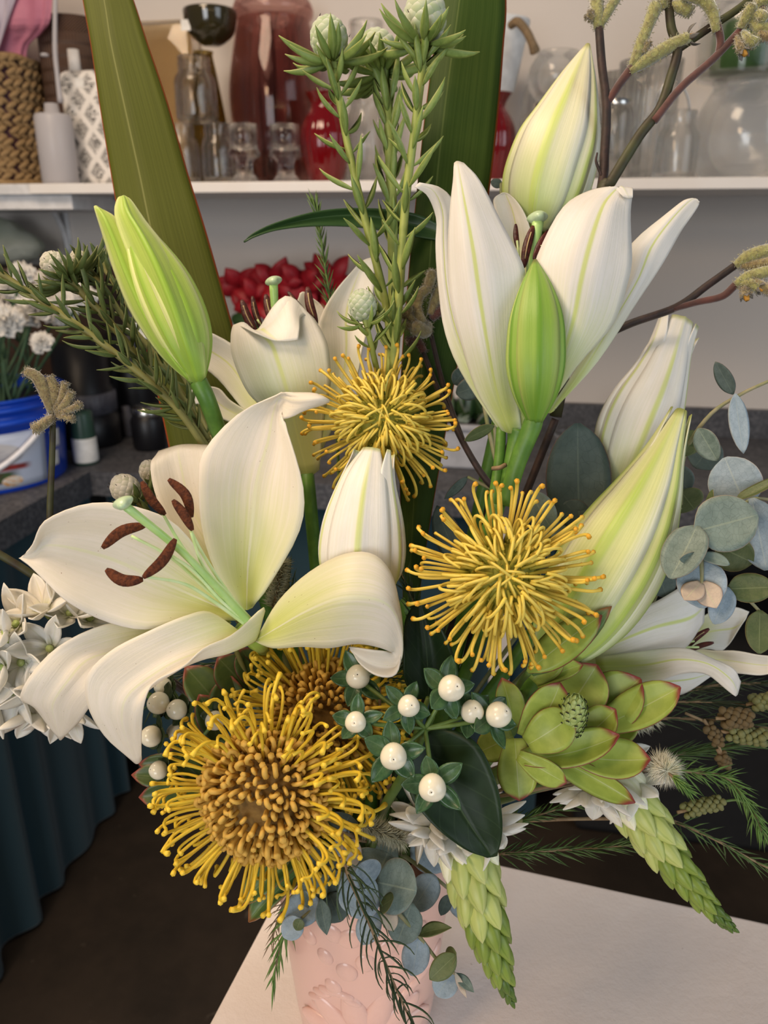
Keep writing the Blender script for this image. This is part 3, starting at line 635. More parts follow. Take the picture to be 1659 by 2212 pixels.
sheet('tissue_paper', 'crumpled lilac tissue paper poking up in front of the pink sheets', [[bg(-50, 125, .225)[0], bg(-28, 120, .225)[0], bg(-4, 110, .225)[0]], [bg(-40, 60, .24)[0], bg(-10, 50, .245)[0], bg(22, 30, .24)[0]], [bg(-40, -20, .24)[0], bg(0, -40, .24)[0], bg(45, -50, .24)[0]]], M['lilac'], .010, 3)
# ------------------------------------------------------------------ things on the workbench
def bpt(px, py):
    """point of the bench top under a pixel"""
    r = FW+RT*((px-829.5)/FPX)+UP*((1106.0-py)/FPX); t = (BZ-CAMZ)/r[2]; return CAM+t*r, t
M['blue'] = plain('blue_plastic', (.008, .060, .50), .28, (.008, .052, .45), 10); M['handle'] = plain('white_handle', (.74, .75, .80), .4)
cb, t = bpt(-22, 1026); s = t/FPX; R = 172*s
T = Thing('bucket', 'blue plastic bucket with a picture label and white handle, full of carnations', 'bucket', cb)
Hb = .196
pr = [(.0005, 0), (R*.90, 0), (R*.91, .004), (R*.97, Hb*.72), (R*1.02, Hb*.73), (R*1.02, Hb*.78), (R*.99, Hb*.79), (R*.99, Hb*.86), (R*1.03, Hb*.87), (R*1.03, Hb*.91), (R*1.0, Hb*.92), (R*1.0, Hb*.97), (R*1.04, Hb*.98), (R*1.03, Hb), (R*.97, Hb), (R*.93, .1), (.0005, .1)]
vs, f, uv = lathe_data(pr, 64, center=cb); T.add('body', vs, f, M['blue'], uv)
vs, f, uv = lathe_data([(.0005, .1), (R*.9, .1), (R*.92, .16), (R*.9, .17), (.0005, .165)], 32, center=cb); T.add('water', vs, f, M['under'], uv)
n = NT('bucket_label'); u, v = n.uv(); nz = n.noise(7.0, n.comb(u, v)); n2 = n.noise(24.0, n.comb(u, v))
c = n.mix(n.rng(v, .2, .9), (.52, .58, .72), (.60, .66, .80))
eu = n.math('DIVIDE', n.math('SUBTRACT', u, .66), .22); ev = n.math('DIVIDE', n.math('SUBTRACT', v, .62), .26); e = n.math('ADD', n.math('MULTIPLY', eu, eu), n.math('MULTIPLY', ev, ev))
c = n.mix(n.rng(e, .80, 1.0, 1, 0), c, n.mix(n.rng(nz, .35, .65), (.30, .31, .36), (.52, .52, .54)))
band = n.math('MULTIPLY', n.rng(v, .30, .36), n.rng(n.math('ADD', v, n.math('MULTIPLY', nz, .12)), .46, .52, 1, 0)); c = n.mix(n.math('MULTIPLY', band, n.rng(u, .86, .92, 1, 0)), c, n.mix(n.rng(n2, .4, .6), (.34, .03, .03), (.16, .04, .03)))
band = n.math('MULTIPLY', n.rng(v, .08, .12), n.rng(v, .30, .33, 1, 0)); c = n.mix(n.math('MULTIPLY', band, n.rng(u, .78, .86, 1, 0)), c, n.mix(n.rng(n2, .4, .6), (.05, .12, .04), (.09, .05, .035)))
eu = n.math('DIVIDE', n.math('SUBTRACT', u, .80), .055); ev = n.math('DIVIDE', n.math('SUBTRACT', v, .13), .10); e = n.math('ADD', n.math('MULTIPLY', eu, eu), n.math('MULTIPLY', ev, ev)); c = n.mix(n.rng(e, .85, 1.0, 1, 0), c, n.mix(n.rng(n2, .45, .5), (.75, .38, .12), (.80, .70, .60)))
M['blabel'] = n.done(c, .35)
def curved(T, name, a0, a1, z0, z1, r0, r1, mat):
    g = np.zeros((8, 24, 3))
    for i in range(8):
        for j in range(24):
            a = a0+(a1-a0)*j/23; k = i/7; r = r0+(r1-r0)*k; g[i, j] = cb+np.array([r*math.cos(a), r*math.sin(a), z0+(z1-z0)*k])
    vs, f, uv = thick_grid(g, .0012); return T.add(name, vs, f, mat, uv)
curved(T, 'picture_label', math.radians(-160), math.radians(-20), .010, .128, R*.918, R*.968, M['blabel'])
curved(T, 'info_sticker', math.radians(-14), math.radians(-3), .074, .112, R*.95, R*.966, M['paper_w'])
curved(T, 'barcode_sticker', math.radians(-14), math.radians(-5), .032, .065, R*.928, R*.938, M['paper_w'])
a = np.linspace(0, 1, 12); pts = [cb+np.array([1.035*R*math.cos(math.radians(-12-150*x)), 1.035*R*math.sin(math.radians(-12-150*x)), Hb*.83-.125*math.sin(math.pi*x)]) for x in a]; tube(T, 'handle', pts, .006, M['handle'], 8, 50)
M['carn'] = plain('carnation_petal', (.93, .92, .89), .6, (.90, .88, .84), 60, transl=.35); M['carn_stem'] = plain('carnation_stem', (.035, .075, .035), .6, (.06, .12, .06), 40)
def carnation(label, x, y, v, r, seed):
    rnd = random.Random(seed); c, t = bg(x, y, v); T = Thing('carnation', label, 'flower', c, 'white carnations in the blue bucket'); r = r*t/FPX
    ax = nrm(np.array([rnd.uniform(-.3, .3), -.75, .6])); fr = frames(np.array([c, c+ax]))[0]; parts = []
    for L in range(6):
        k = L/5; rr = r*(1-.62*k); g = np.zeros((4, 41, 3)); ph = rnd.uniform(0, 6)
        for i in range(4):
            for j in range(41):
                a = 2*math.pi*j/40; q = i/3; w = math.sin(a*7+ph)*.16*q+math.sin(a*17+ph*2)*.13*q*q+math.sin(a*31+ph)*.05*q*q
                rad = rr*(.12+.88*q)*(1+.10*math.sin(a*11+ph)*q); h = r*(-.30+.62*k+.30*q*q*(.3+k)+w)
                g[i, j] = c+fr[0]*rad*math.cos(a)+fr[1]*rad*math.sin(a)+ax*h
        parts.append(thick_grid(g, .0008))
    for i, pp in enumerate(parts): T.add('petal_ruffle', pp[0], pp[1], M['carn'], pp[2])
    e = cb+np.array([rnd.uniform(-.4, .4)*R, rnd.uniform(-.4, .4)*R, .11]); tube(T, 'stem', [c-ax*r*.2, (c+e)/2+np.array([0, .01, -.02]), e], .003, M['carn_stem'], 6)
vb = float(np.dot(cb-W0, WN))
CDV = (.118, .019, -.079, -.079, .109, .056, -.011, -.122, -.011)   # heads set one behind the other
for i, (x, y, r, l) in enumerate(((10, 690, 45, 'white ruffled carnation resting lowest over the bucket rim'), (70, 665, 48, 'white ruffled carnation among the bucket flowers'), (130, 665, 46, 'white ruffled carnation under the leaning leafy stems'), (22, 620, 40, 'white ruffled carnation at the top of the bucket bunch'), (88, 738, 30, 'drooping white carnation hanging below the others'), (175, 640, 40, 'white ruffled carnation farthest from the bucket'), (-40, 660, 46, 'white ruffled carnation half hidden by the bucket bunch'), (100, 608, 36, 'white ruffled carnation behind the round woolly head'), (45, 590, 34, 'white carnation raised behind the bucket bunch'))):
    carnation(l, x, y, vb+CDV[i], r*.86, i)
for i in range(26):
    a = random.uniform(0, 6.28); rr = R*.8*math.sqrt(random.random()); b = cb+np.array([rr*math.cos(a), rr*math.sin(a), .12]); e = cb+np.array([rr*1.05*math.cos(a)+random.uniform(-.02, .02), rr*1.05*math.sin(a), .30+random.uniform(0, .06)])
    if i == 0: TB = Thing('carnation_foliage', 'dense dark green carnation stems and leaves in the bucket', 'foliage', b)
    tube(TB, 'stem', [b, (b+e)/2+np.array([random.uniform(-.01, .01), 0, 0]), e], .0035, M['carn_stem'], 5)
    for k in range(3):
        q = b+(e-b)*random.uniform(.3, .9); leaf(TB, q, q+np.array([random.uniform(-.04, .04), random.uniform(-.03, .03), random.uniform(.03, .07)]), .008, M['carn_stem'], 'needle', arch=.15)
M['black'] = plain('black_plastic', (.006, .006, .008), .4); M['dkgreen'] = plain('green_bottle', (.030, .070, .050), .35); M['dkband'] = plain('grey_ribbing', (.06, .06, .075), .5, (.10, .10, .12), 40)
def onbench(name, label, cat, px, py, prof, mat, seg=32, **k):
    b, t = bpt(px, py); s = t/FPX; T = Thing(name, label, cat, b); T.base = b; pr = [(r*s, h*s*1.04) for r, h in prof]
    vs, f, uv = lathe_data([(.0005, 0)]+pr, seg, center=b, **k); T.add('body', vs, f, mat, uv); T.s = s; return T
T = onbench('product_bottle', 'small dark green bottle with a white label beside the bucket', 'bottle', 188, 1000, [(24, 0), (25, 4), (25, 60), (25, 62), (24, 104), (22, 110), (.01, 111)], M['dkgreen'])
s = T.s; vs, f, uv = lathe_data([(25.4*s, 6*s), (25.8*s, 8*s), (25.8*s, 56*s), (25.4*s, 58*s)], 32, center=T.base); T.add('label_band', vs, f, M['paper_w'], uv)
T = onbench('black_jar', 'round black jar with a shiny silver lid', 'jar', 325, 968, [(30, 0), (35, 6), (36, 60), (32, 68), (30, 72)], M['black'])
s = T.s; vs, f, uv = lathe_data([(31*s, 73*s), (32*s, 76*s), (32*s, 88*s), (28*s, 92*s), (.0004, 92*s)], 32, center=T.base); T.add('lid', vs, f, M['metal'], uv)
T = onbench('black_canister', 'large black canister with a grey ribbed collar behind the bucket', 'canister', 195, 957, [(62, 0), (66, 6), (66, 60), (60, 64), (60, 118), (56, 122), (56, 205), (.01, 208)], M['black'])
s = T.s; vs, f, uv = lathe_data([(61*s, 70*s), (64*s, 72*s), (64*s, 112*s), (61*s, 114*s)], 96, flute=32, famp=.015, center=T.base); T.add('ribbed_collar', vs, f, M['dkband'], uv)
onbench('black_canister', 'plain tall black canister against the wall', 'canister', 300, 925, [(44, 0), (48, 6), (48, 190), (43, 196), (.01, 198)], M['black'])
onbench('small_bottle', 'tiny dark bottle with a pale cap between the canisters', 'bottle', 278, 941, [(13, 0), (14, 3), (14, 44), (9, 48), (9, 62), (.01, 63)], M['dkband'])
# brown box with pale green bag
b, t = bpt(60, 905); M['cardb'] = plain('brown_card', (.030, .015, .008), .7, (.045, .022, .012), 30); M['cardlid'] = plain('brown_card_lid', (.11, .055, .028), .7, (.14, .07, .04), 30)
T = Thing('card_box', 'brown cardboard box against the wall behind the carnations', 'box', wl(-.30, .18, BZ)); d = wbox(-.72, -.16, .03, .24, BZ, bg(100, 585, .24)[0][2], .003); T.add('body', d[0], d[1], M['cardb'], smooth=False)
zb = bg(100, 585, .24)[0][2]; d = wbox(-.725, -.155, .025, .245, zb-.03, zb+.004, .003); T.add('lid', d[0], d[1], M['cardlid'], smooth=False)
M['palebag'] = plain('pale_green_plastic', (.48, .52, .42), .45, (.56, .58, .50), 10, .3, transl=.3)
sv = uvsphere(30, 20); vs = sv[0].copy()
c0 = bg(10, 580, .135)[0]; c0[2] = zb+.010; hh = SZ-.078-zb
for i in range(len(vs)):
    x, y, z = vs[i]; k = (z+1)/2; w = (1-.62*k)*(1+.06*math.sin(x*9+z*4)+.05*math.sin(y*13+z*7)); vs[i] = c0+WU*x*.155*w+WN*y*.085*w+ZZ*(k*hh+.006*math.sin(x*14)*min(1, 3*k*(1-k)*2))
single('plastic_bag', 'crumpled pale green plastic bag lying on the brown box', 'bag', vs, sv[1], M['palebag'], sv[2], loc=(c0[0], c0[1], zb))
# poinsettia
M['poin'] = leaf_mat('red_bract', (.26, .006, .012), (.40, .010, .020), (.34, .02, .03), rough=.5, transl=.15, var=.2); M['poin_g'] = leaf_mat('poinsettia_leaf', (.02, .05, .015), (.03, .07, .02), (.06, .1, .04))
M['terr'] = plain('brown_pot', (.10, .05, .03), .6)
b, t = bpt(620, 930); T = Thing('poinsettia', 'red poinsettia plant in a pot by the wall', 'plant', b)
vs, f, uv = lathe_data(hollow([(.05, 0), (.065, .11), (.07, .12)], .004, .006), 32, center=b); T.add('pot', vs, f, M['terr'], uv)
vp = float(np.dot(b-W0, WN))
for (x, y) in ((520, 620), (590, 610), (650, 615), (715, 610), (560, 650), (690, 640), (625, 655)):
    c = bg(x, y, vp+random.uniform(-.02, .04))[0]; tube(T, 'stem', [b+ZZ*.1, (b+c)/2+ZZ*.06, c-ZZ*.004], .004, M['carn_stem'], 6)
    for k in range(7):
        a = k*.9+random.uniform(-.3, .3); dv = WU*math.cos(a)+ZZ*math.sin(a)*.75+WN*random.uniform(.1, .7); leaf(T, c, c+nrm(dv)*random.uniform(.06, .085), .05, M['poin'], 'tepal', arch=.12, fold=-.15, curl=.15, name='bract', roll=random.uniform(-40, 40))
for k in range(10):
    c = bg(random.uniform(490, 740), random.uniform(680, 740), vp+.05)[0]; leaf(T, c, c+nrm([random.uniform(-1, 1), -.4, random.uniform(-.6, .3)])*.06, .035, M['poin_g'], 'tepal', arch=.1, name='green_leaf')
# planter and jars on the right of the bench
b, t = bpt(1020, 1000); M['planter'] = plain('grey_planter', (.42, .43, .47), .5)
T = Thing('planter_trough', 'pale grey rectangular planter trough behind the lily stalks', 'planter', b)
d = box_data(b+ZZ*.045, WU, WN, ZZ, .155, .11, .09, .006); T.add('body', d[0], d[1], M['planter'], smooth=False); d = box_data(b+ZZ*.097, WU, WN, ZZ, .165, .12, .016, .005); T.add('rim', d[0], d[1], M['planter'], smooth=False)
d = box_data(b+ZZ*.104, WU, WN, ZZ, .145, .10, .006); T.add('soil', d[0], d[1], M['under'], smooth=False)
for k in range(26):
    c = b+WU*random.uniform(-.06, .06)+WN*random.uniform(-.04, .045)+ZZ*.10; e = c+WU*random.uniform(-.05, .05)+WN*random.uniform(-.03, .04)+ZZ*random.uniform(.02, .085)
    leaf(T, c, e, random.uniform(.025, .04), M['poin_g'] if k % 4 else M['euc'], 'oval', arch=.15, roll=random.uniform(-60, 60))
def bjar(label, px, py, hw, H):
    b, t = bpt(px, py); s = t/FPX; pr = [(hw*.85, 0), (hw, 5), (hw, H*.68), (hw*.72, H*.82), (hw*.70, H*.88), (hw*.78, H*.91), (hw*.76, H)]
    pr = [(r*s, h*s*1.05) for r, h in pr]; vs, f, uv = lathe_data(hollow(pr, .003, .006), 36, center=b); T = Thing('glass_jar', label, 'jar', b); T.add('body', vs, f, M['glass'], uv)
bjar('empty clear glass jar against the stone upstand', 1318, 985, 36, 96); bjar('empty clear glass jar near the grey oval leaf', 1218, 1040, 38, 110)
# string lights over the shop, seen only as sparkles in the glass
M['bulb'] = NT('warm_bulb').done((1, .8, .5), .4, emit=(1.0, .72, .36), estr=14.0); M['wire'] = plain('black_wire', (.02, .02, .02), .6)
T = Thing('string_lights', 'warm globe string lights hung across the shop facing the shelf', 'string lights', (0, -1.3, 1.9))
pts = [np.array([-1.3+.2*i, -1.3+.03*math.sin(i), 1.95-.16*abs(math.sin(i*.78))]) for i in range(15)]; tube(T, 'wire', pts, .003, M['wire'], 6)
sp = uvsphere(12, 8); bulb = mk('bulb', sp[0], sp[1], sp[2])
for q in pts: T.put('bulb', bulb, M['bulb'], q-ZZ*.034, Quaternion(), (.03, .03, .036))
# ------------------------------------------------------------------ table and vase
TZ = CAMZ-.59
m = NT('table_paint'); f = m.noise(6.0, m.obj(), 5.0, .65); g = m.noise(90.0, m.obj(), 4.0, .7)
c = m.mix(m.rng(f, .35, .65), (.86, .79, .755), (.80, .72, .68)); c = m.mix(m.rng(g, .72, .78), c, (.36, .30, .26))
M['table'] = m.done(c, .6, m.bump(g, .35, .002))
E2 = nrm([.418, -.125, 0]); E1 = np.array([E2[1], -E2[0], 0]); CR = np.array([-.072, .664, TZ])
T = Thing('work_table', 'pinkish white painted table carrying the pink vase', 'table', CR+E2*.45+E1*.3-ZZ*TZ)
d = box_data(CR+E2*.45+E1*.31-ZZ*.0125, E2, E1, ZZ, .9, .62, .025, .003); T.add('table_top', d[0], d[1], M['table'], smooth=False)
d = join([box_data(CR+E2*.45+E1*q-ZZ*.065, E2, E1, ZZ, .82, .02, .08) for q in (.05, .57)]+[box_data(CR+E2*q+E1*.31-ZZ*.065, E2, E1, ZZ, .02, .50, .08) for q in (.05, .85)]); T.add('apron', d[0], d[1], M['table'], smooth=False)
for a in (.06, .84):
    for b in (.06, .56):
        q = CR+E2*a+E1*b; d = box_data(np.array([q[0], q[1], (TZ-.025)/2]), E2, E1, ZZ, .05, .05, TZ-.025, .003); T.add('leg', d[0], d[1], M['table'], smooth=False)
VC = np.array([-.0145, .452, TZ]); VH = .185; VR = .064
m = NT('pink_ceramic'); f = m.noise(5.0, m.obj()); M['pink'] = m.done(m.mix(f, (.70, .44, .375), (.74, .49, .425)), .28, sss=.15, coat=.25)
T = Thing('vase', 'pale pink vase with raised flower relief holding the bouquet', 'vase', VC)
pr = [(.0005, .0005), (.046, .0005), (.050, .004), (.0535, .03), (.058, .08), (.062, .13), (.0635, .165), (.0645, VH), (.062, VH+.001), (.060, VH-.004), (.058, .12), (.050, .03), (.0005, .025)]
vs, f, uv = lathe_data(pr, 72, center=VC); T.add('body', vs, f, M['pink'], uv)
def vrad(h): return np.interp(h, [0, .03, .08, .13, .165, VH], [.05, .0535, .058, .062, .0635, .0645])
sv = uvsphere(18, 12); blob = mk('relief_petal', sv[0], sv[1], sv[2])
def relief(ang, h, lx, lz, rot, dep=.004, name='relief_petal'):
    a = math.radians(ang); o = np.array([math.cos(a), math.sin(a), 0]); tg = np.array([-math.sin(a), math.cos(a), 0]); r = math.radians(rot)
    x = tg*math.cos(r)+ZZ*math.sin(r); y = ZZ*math.cos(r)-tg*math.sin(r)
    T.put(name, blob, M['pink'], VC+o*(vrad(h)-.0005)+ZZ*h, quat(x, y, np.cross(x, y)), (lx, lz, dep))
for k, rot in enumerate((-78, -45, -14, 16, 48, 80)):       # big flower: petals fan up from a point at the front
    a = math.radians(rot); relief(-88+math.degrees(.030*math.sin(a)/.057), .045+.030*math.cos(a), .0095, .023, -rot, .0045)
for (an, h, s) in ((-108, .152, .007), (-97, .150, .008), (-114, .128, .006), (-100, .118, .0075), (-88, .128, .007), (-110, .100, .006), (-74, .14, .007), (-64, .12, .007), (-125, .14, .006), (-52, .145, .006)): relief(an, h, s, s*1.2, random.uniform(-40, 40), .003, 'relief_bead')
for k in range(7): relief(-125+k*5.5, .095-.003*(k-3)**2*.6, .008, .0035, 20-k*9, .003, 'relief_leaf')
for k in range(5): relief(-122+k*5, .070-.004*k, .009, .004, -25, .003, 'relief_leaf')
for k in range(6): relief(-62+k*6, .085+.004*k, .009, .004, 20, .003, 'relief_leaf')
# ------------------------------------------------------------------ stems that run down into the vase
RIMZ = TZ+VH
_rs = random.Random(11)
def down(T, p, rad, mat, d=None, name='stem', r0=None):
    """a stem from p into the vase mouth"""
    p = np.asarray(p, float); a = math.atan2(p[1]-VC[1], p[0]-VC[0])+_rs.uniform(-.3, .3); q = .047*math.sqrt(_rs.uniform(.15, 1))
    rim = np.array([VC[0]+q*math.cos(a), VC[1]+q*math.sin(a), RIMZ+.004]); bot = np.array([VC[0]-.55*q*math.cos(a), VC[1]-.55*q*math.sin(a), TZ+.045])
    mid = rim*.45+p*.55+(np.asarray(d)*.04 if d is not None else 0)+np.array([0, .012, -.006])
    return tube(T, name, [p, mid, rim, bot], [r0 or rad, rad, rad, rad], mat, 8, 26)
def stemto(T, pts, rad, mat, name='stem'):
    """a visible stem through pixel points, then on down into the vase"""
    w = [P(*q) for q in pts]; tube(T, name, w, rad, mat, 8, 5*len(w)); 
    d = w[-1]-w[-2]; down(T, w[-1]-d*.02, np.atleast_1d(rad)[-1]*1.0, mat, nrm(d), 'lower_stem')
# ------------------------------------------------------------------ lilies
def anther(T, a, b, wpx, mat, bend=0.0, seam=False):
    a = P(*a); b = P(*b); y = nrm(b-a); c = nrm(CAM-a); x = nrm(np.cross(y, c)); mid = (a+b)/2+x*bend*np.linalg.norm(b-a)
    w = PX(wpx, 440)/2; pts = cr([a, mid, b], 12); t = np.linspace(0, 1, 12); r = w*np.clip(np.sin(np.pi*np.clip(t*.94+.03, 0, 1)), 0, 1)**.45
    vs = []; uv = []; seg = 10; fr = frames(pts, c)
    for i in range(12):
        n, bb, _ = fr[i]
        for j in range(seg):
            th = 2*math.pi*j/seg; k = r[i]*(1-.22*max(0, math.cos(th))**6); vs.append(pts[i]+k*(.62*math.cos(th)*n+math.sin(th)*bb)); uv.append((j/seg, t[i]))
    f = grid_faces(12, seg, 0, True)+[tuple(range(seg-1, -1, -1)), tuple(range(11*seg, 12*seg))]
    o = T.add('anther', vs, f, mat, uv)
    if seam:
        sp = [p+fr[i][0]*r[i]*.56 for i, p in enumerate(pts)][2:-2]; v2, f2, u2 = tube_data(sp, w*.14, 5, 10); T.add('seam', v2, f2, M['seam'], u2, parent=o)
    return (a+b)/2
def filament(T, pts, w0=5, w1=3.2, mat=None): tube(T, 'filament', [P(*q) for q in pts], [PX(w0, 450), PX(w1, 430)], mat or M['filament'], 7, 16)
def stigma(T, x, y, d, r, up=1):
    c = P(x, y, d); R = PX(r, d); sv = uvsphere(24, 14); vs = sv[0].copy()
    for i in range(len(vs)):
        a = math.atan2(vs[i][1], vs[i][0]); k = 1+.22*math.cos(3*a)*(1-vs[i][2]**2); vs[i] *= (k, k, .62)
    ax = nrm(UP*up+RT*-.4-FW*.5); fr = frames(np.array([c, c+ax]))[0]; vs = [c+R*(fr[0]*v[0]+fr[1]*v[1]+ax*v[2]) for v in vs]; return T.add('stigma', vs, sv[1], M['stigma'], sv[2])
# A: the big open lily at the front
T = Thing('lily_bloom', 'wide open white lily with rust brown anthers and recurved petals', 'lily', P(548, 1385, 475))
LW = M['lily_warmlit']
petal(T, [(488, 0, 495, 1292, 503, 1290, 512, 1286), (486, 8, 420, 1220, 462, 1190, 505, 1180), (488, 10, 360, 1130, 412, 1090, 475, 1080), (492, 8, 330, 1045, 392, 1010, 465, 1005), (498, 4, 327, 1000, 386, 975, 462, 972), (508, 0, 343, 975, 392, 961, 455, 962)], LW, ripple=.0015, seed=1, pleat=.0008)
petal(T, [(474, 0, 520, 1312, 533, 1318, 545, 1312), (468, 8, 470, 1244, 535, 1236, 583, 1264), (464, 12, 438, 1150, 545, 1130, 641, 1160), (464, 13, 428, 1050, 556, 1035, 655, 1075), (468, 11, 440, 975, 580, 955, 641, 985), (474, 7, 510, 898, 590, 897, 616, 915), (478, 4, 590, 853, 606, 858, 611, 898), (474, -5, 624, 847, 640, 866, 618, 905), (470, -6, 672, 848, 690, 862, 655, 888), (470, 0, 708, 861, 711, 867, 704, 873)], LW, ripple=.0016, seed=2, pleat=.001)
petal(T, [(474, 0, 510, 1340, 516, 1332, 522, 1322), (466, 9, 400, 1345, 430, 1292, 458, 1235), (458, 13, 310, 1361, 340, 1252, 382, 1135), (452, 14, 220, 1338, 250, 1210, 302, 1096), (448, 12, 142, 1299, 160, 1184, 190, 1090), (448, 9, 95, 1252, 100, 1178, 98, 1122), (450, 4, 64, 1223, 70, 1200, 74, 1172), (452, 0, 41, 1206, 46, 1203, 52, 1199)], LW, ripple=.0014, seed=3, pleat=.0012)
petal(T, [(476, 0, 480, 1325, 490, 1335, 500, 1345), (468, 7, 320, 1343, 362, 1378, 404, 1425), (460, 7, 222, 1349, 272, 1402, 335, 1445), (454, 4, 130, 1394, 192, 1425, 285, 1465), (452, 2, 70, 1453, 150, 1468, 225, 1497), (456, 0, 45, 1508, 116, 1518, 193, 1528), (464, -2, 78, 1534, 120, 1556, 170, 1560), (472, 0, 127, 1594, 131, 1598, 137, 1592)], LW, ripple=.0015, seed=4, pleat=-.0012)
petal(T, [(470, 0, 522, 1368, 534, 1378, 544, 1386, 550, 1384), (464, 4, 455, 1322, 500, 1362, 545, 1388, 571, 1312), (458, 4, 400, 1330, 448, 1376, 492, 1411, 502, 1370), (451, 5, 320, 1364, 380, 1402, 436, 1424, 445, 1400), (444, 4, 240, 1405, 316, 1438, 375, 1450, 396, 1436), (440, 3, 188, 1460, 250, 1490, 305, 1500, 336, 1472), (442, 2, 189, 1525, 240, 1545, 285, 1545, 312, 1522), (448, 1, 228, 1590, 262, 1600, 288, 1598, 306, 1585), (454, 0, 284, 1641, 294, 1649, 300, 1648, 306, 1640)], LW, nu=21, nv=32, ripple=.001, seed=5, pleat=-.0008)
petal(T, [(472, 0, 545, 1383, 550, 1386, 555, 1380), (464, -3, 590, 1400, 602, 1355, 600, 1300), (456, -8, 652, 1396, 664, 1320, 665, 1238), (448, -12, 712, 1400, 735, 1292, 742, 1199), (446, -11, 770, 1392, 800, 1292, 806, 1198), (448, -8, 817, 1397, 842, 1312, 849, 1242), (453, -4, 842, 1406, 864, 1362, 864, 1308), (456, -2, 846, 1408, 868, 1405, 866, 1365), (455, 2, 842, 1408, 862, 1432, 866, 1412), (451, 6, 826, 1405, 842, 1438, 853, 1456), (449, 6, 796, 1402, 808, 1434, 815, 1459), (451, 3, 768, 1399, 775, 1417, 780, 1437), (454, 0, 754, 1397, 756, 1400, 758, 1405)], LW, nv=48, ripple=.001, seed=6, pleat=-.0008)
for (a, b, w, bd, mid) in (((306, 1040, 428), (357, 1112, 430), 21, .06, (440, 1230, 452)), ((364, 1035, 426), (414, 1118, 428), 23, -.14, (450, 1240, 456)), ((373, 1080, 420), (416, 1146, 422), 21, -.04, (430, 1215, 448)), ((221, 1184, 418), (316, 1134, 424), 25, -.12, (400, 1230, 446)), ((309, 1248, 414), (379, 1164, 418), 24, .08, (420, 1260, 446)), ((229, 1230, 416), (309, 1252, 418), 26, .16, (420, 1255, 446))):
    anther(T, a, b, w, M['anther'], bd)
for pts in ([(545, 1350, 468), (470, 1270, 452), (400, 1190, 440), (345, 1098, 430)], [(548, 1348, 470), (490, 1280, 456), (440, 1225, 444), (413, 1150, 424)], [(545, 1352, 468), (450, 1275, 450), (370, 1205, 434), (284, 1158, 420)], [(543, 1358, 466), (470, 1305, 448), (400, 1262, 432), (316, 1246, 415)], [(545, 1355, 466), (480, 1300, 450), (420, 1235, 436), (362, 1195, 417)], [(548, 1346, 470), (500, 1290, 460), (440, 1200, 446), (395, 1110, 428)]): filament(T, pts)
tube(T, 'pistil', [P(552, 1362, 468), P(470, 1270, 446), P(385, 1185, 428), P(272, 1094, 408)], [PX(10, 450), PX(8, 440), PX(8, 430), PX(10, 410)], M['pistil'], 10, 24); stigma(T, 265, 1087, 406, 21)
tube(T, 'neck', [P(520, 1352, 474), P(554, 1384, 482), P(566, 1400, 512), P(578, 1425, 555)], [PX(22, 470), PX(22, 470), PX(15, 480), PX(13, 490)], M['bud_green'], 12, 16)
down(T, P(577, 1423, 553), PX(13, 500), M['pedicel'])
# B: lily behind it
T = Thing('lily_bloom', 'white lily behind the pincushion with a folded front petal and dark anthers', 'lily', P(660, 1030, 554)); LB = M['lily_back']
petal(T, [(599, 0, 630, 800, 660, 800, 690, 800), (602, 6, 632, 720, 665, 715, 698, 712), (604, 6, 638, 665, 668, 655, 700, 668), (608, 0, 648, 634, 655, 630, 665, 636)], LB, seed=2)
petal(T, [(564, 0, 650, 985, 672, 985, 694, 975), (576, 4, 692, 850, 732, 850, 764, 832), (584, 7, 692, 770, 748, 762, 786, 745), (590, 8, 688, 700, 748, 682, 802, 672), (594, 6, 722, 632, 764, 620, 808, 606), (600, 0, 776, 568, 790, 560, 806, 556)], LB, ripple=.001, seed=3, pleat=.0006)
petal(T, [(570, 0, 600, 955, 606, 942, 612, 930), (574, 4, 532, 892, 540, 850, 552, 800), (576, 5, 470, 818, 490, 782, 512, 752), (574, 5, 400, 772, 410, 738, 428, 708), (572, 3, 330, 738, 336, 716, 342, 700), (570, 0, 266, 716, 271, 706, 279, 697)], LB, seed=4, ripple=.0008)
petal(T, [(570, 0, 565, 935, 570, 922, 575, 910), (574, 3, 480, 905, 490, 884, 502, 868), (576, 3, 440, 876, 450, 852, 470, 838), (580, 0, 416, 872, 412, 850, 419, 834)], LB, seed=5)
petal(T, [(554, 0, 640, 1020, 652, 1026, 665, 1030, 678, 1024, 690, 1015), (548, -3, 580, 900, 608, 904, 634, 906, 668, 902, 702, 894), (542, -7, 532, 842, 575, 843, 620, 844, 668, 840, 714, 832), (542, -9, 502, 770, 550, 778, 600, 780, 655, 775, 711, 765), (544, -8, 499, 728, 535, 734, 585, 742, 640, 728, 702, 730), (547, -4, 503, 706, 526, 700, 556, 716, 615, 655, 684, 697), (548, 0, 508, 703, 530, 700, 560, 712, 619, 641, 670, 683), (541, -2, 524, 707, 540, 709, 570, 716, 624, 672, 650, 686), (533, 0, 548, 718, 562, 722, 590, 731, 628, 708, 647, 710), (530, 0, 560, 722, 575, 729, 597, 736, 622, 737, 644, 734)], LB, nv=44, nu=21, ripple=.0, seed=6, pleat=-.0006)
for (a, b, w) in (((522, 648, 574), (556, 722, 570), 26), ((545, 640, 580), (568, 715, 576), 20), ((574, 636, 570), (596, 705, 566), 26), ((622, 630, 576), (664, 680, 572), 20), ((664, 620, 568), (684, 700, 564), 27)): anther(T, a, b, w, M['anther_dark'], .05, seam=True)
for x0, y0 in ((540, 690), (556, 690), (582, 680), (645, 660), (674, 670)): filament(T, [(650, 960, 574), (630, 820, 580), (x0, y0, 576)])
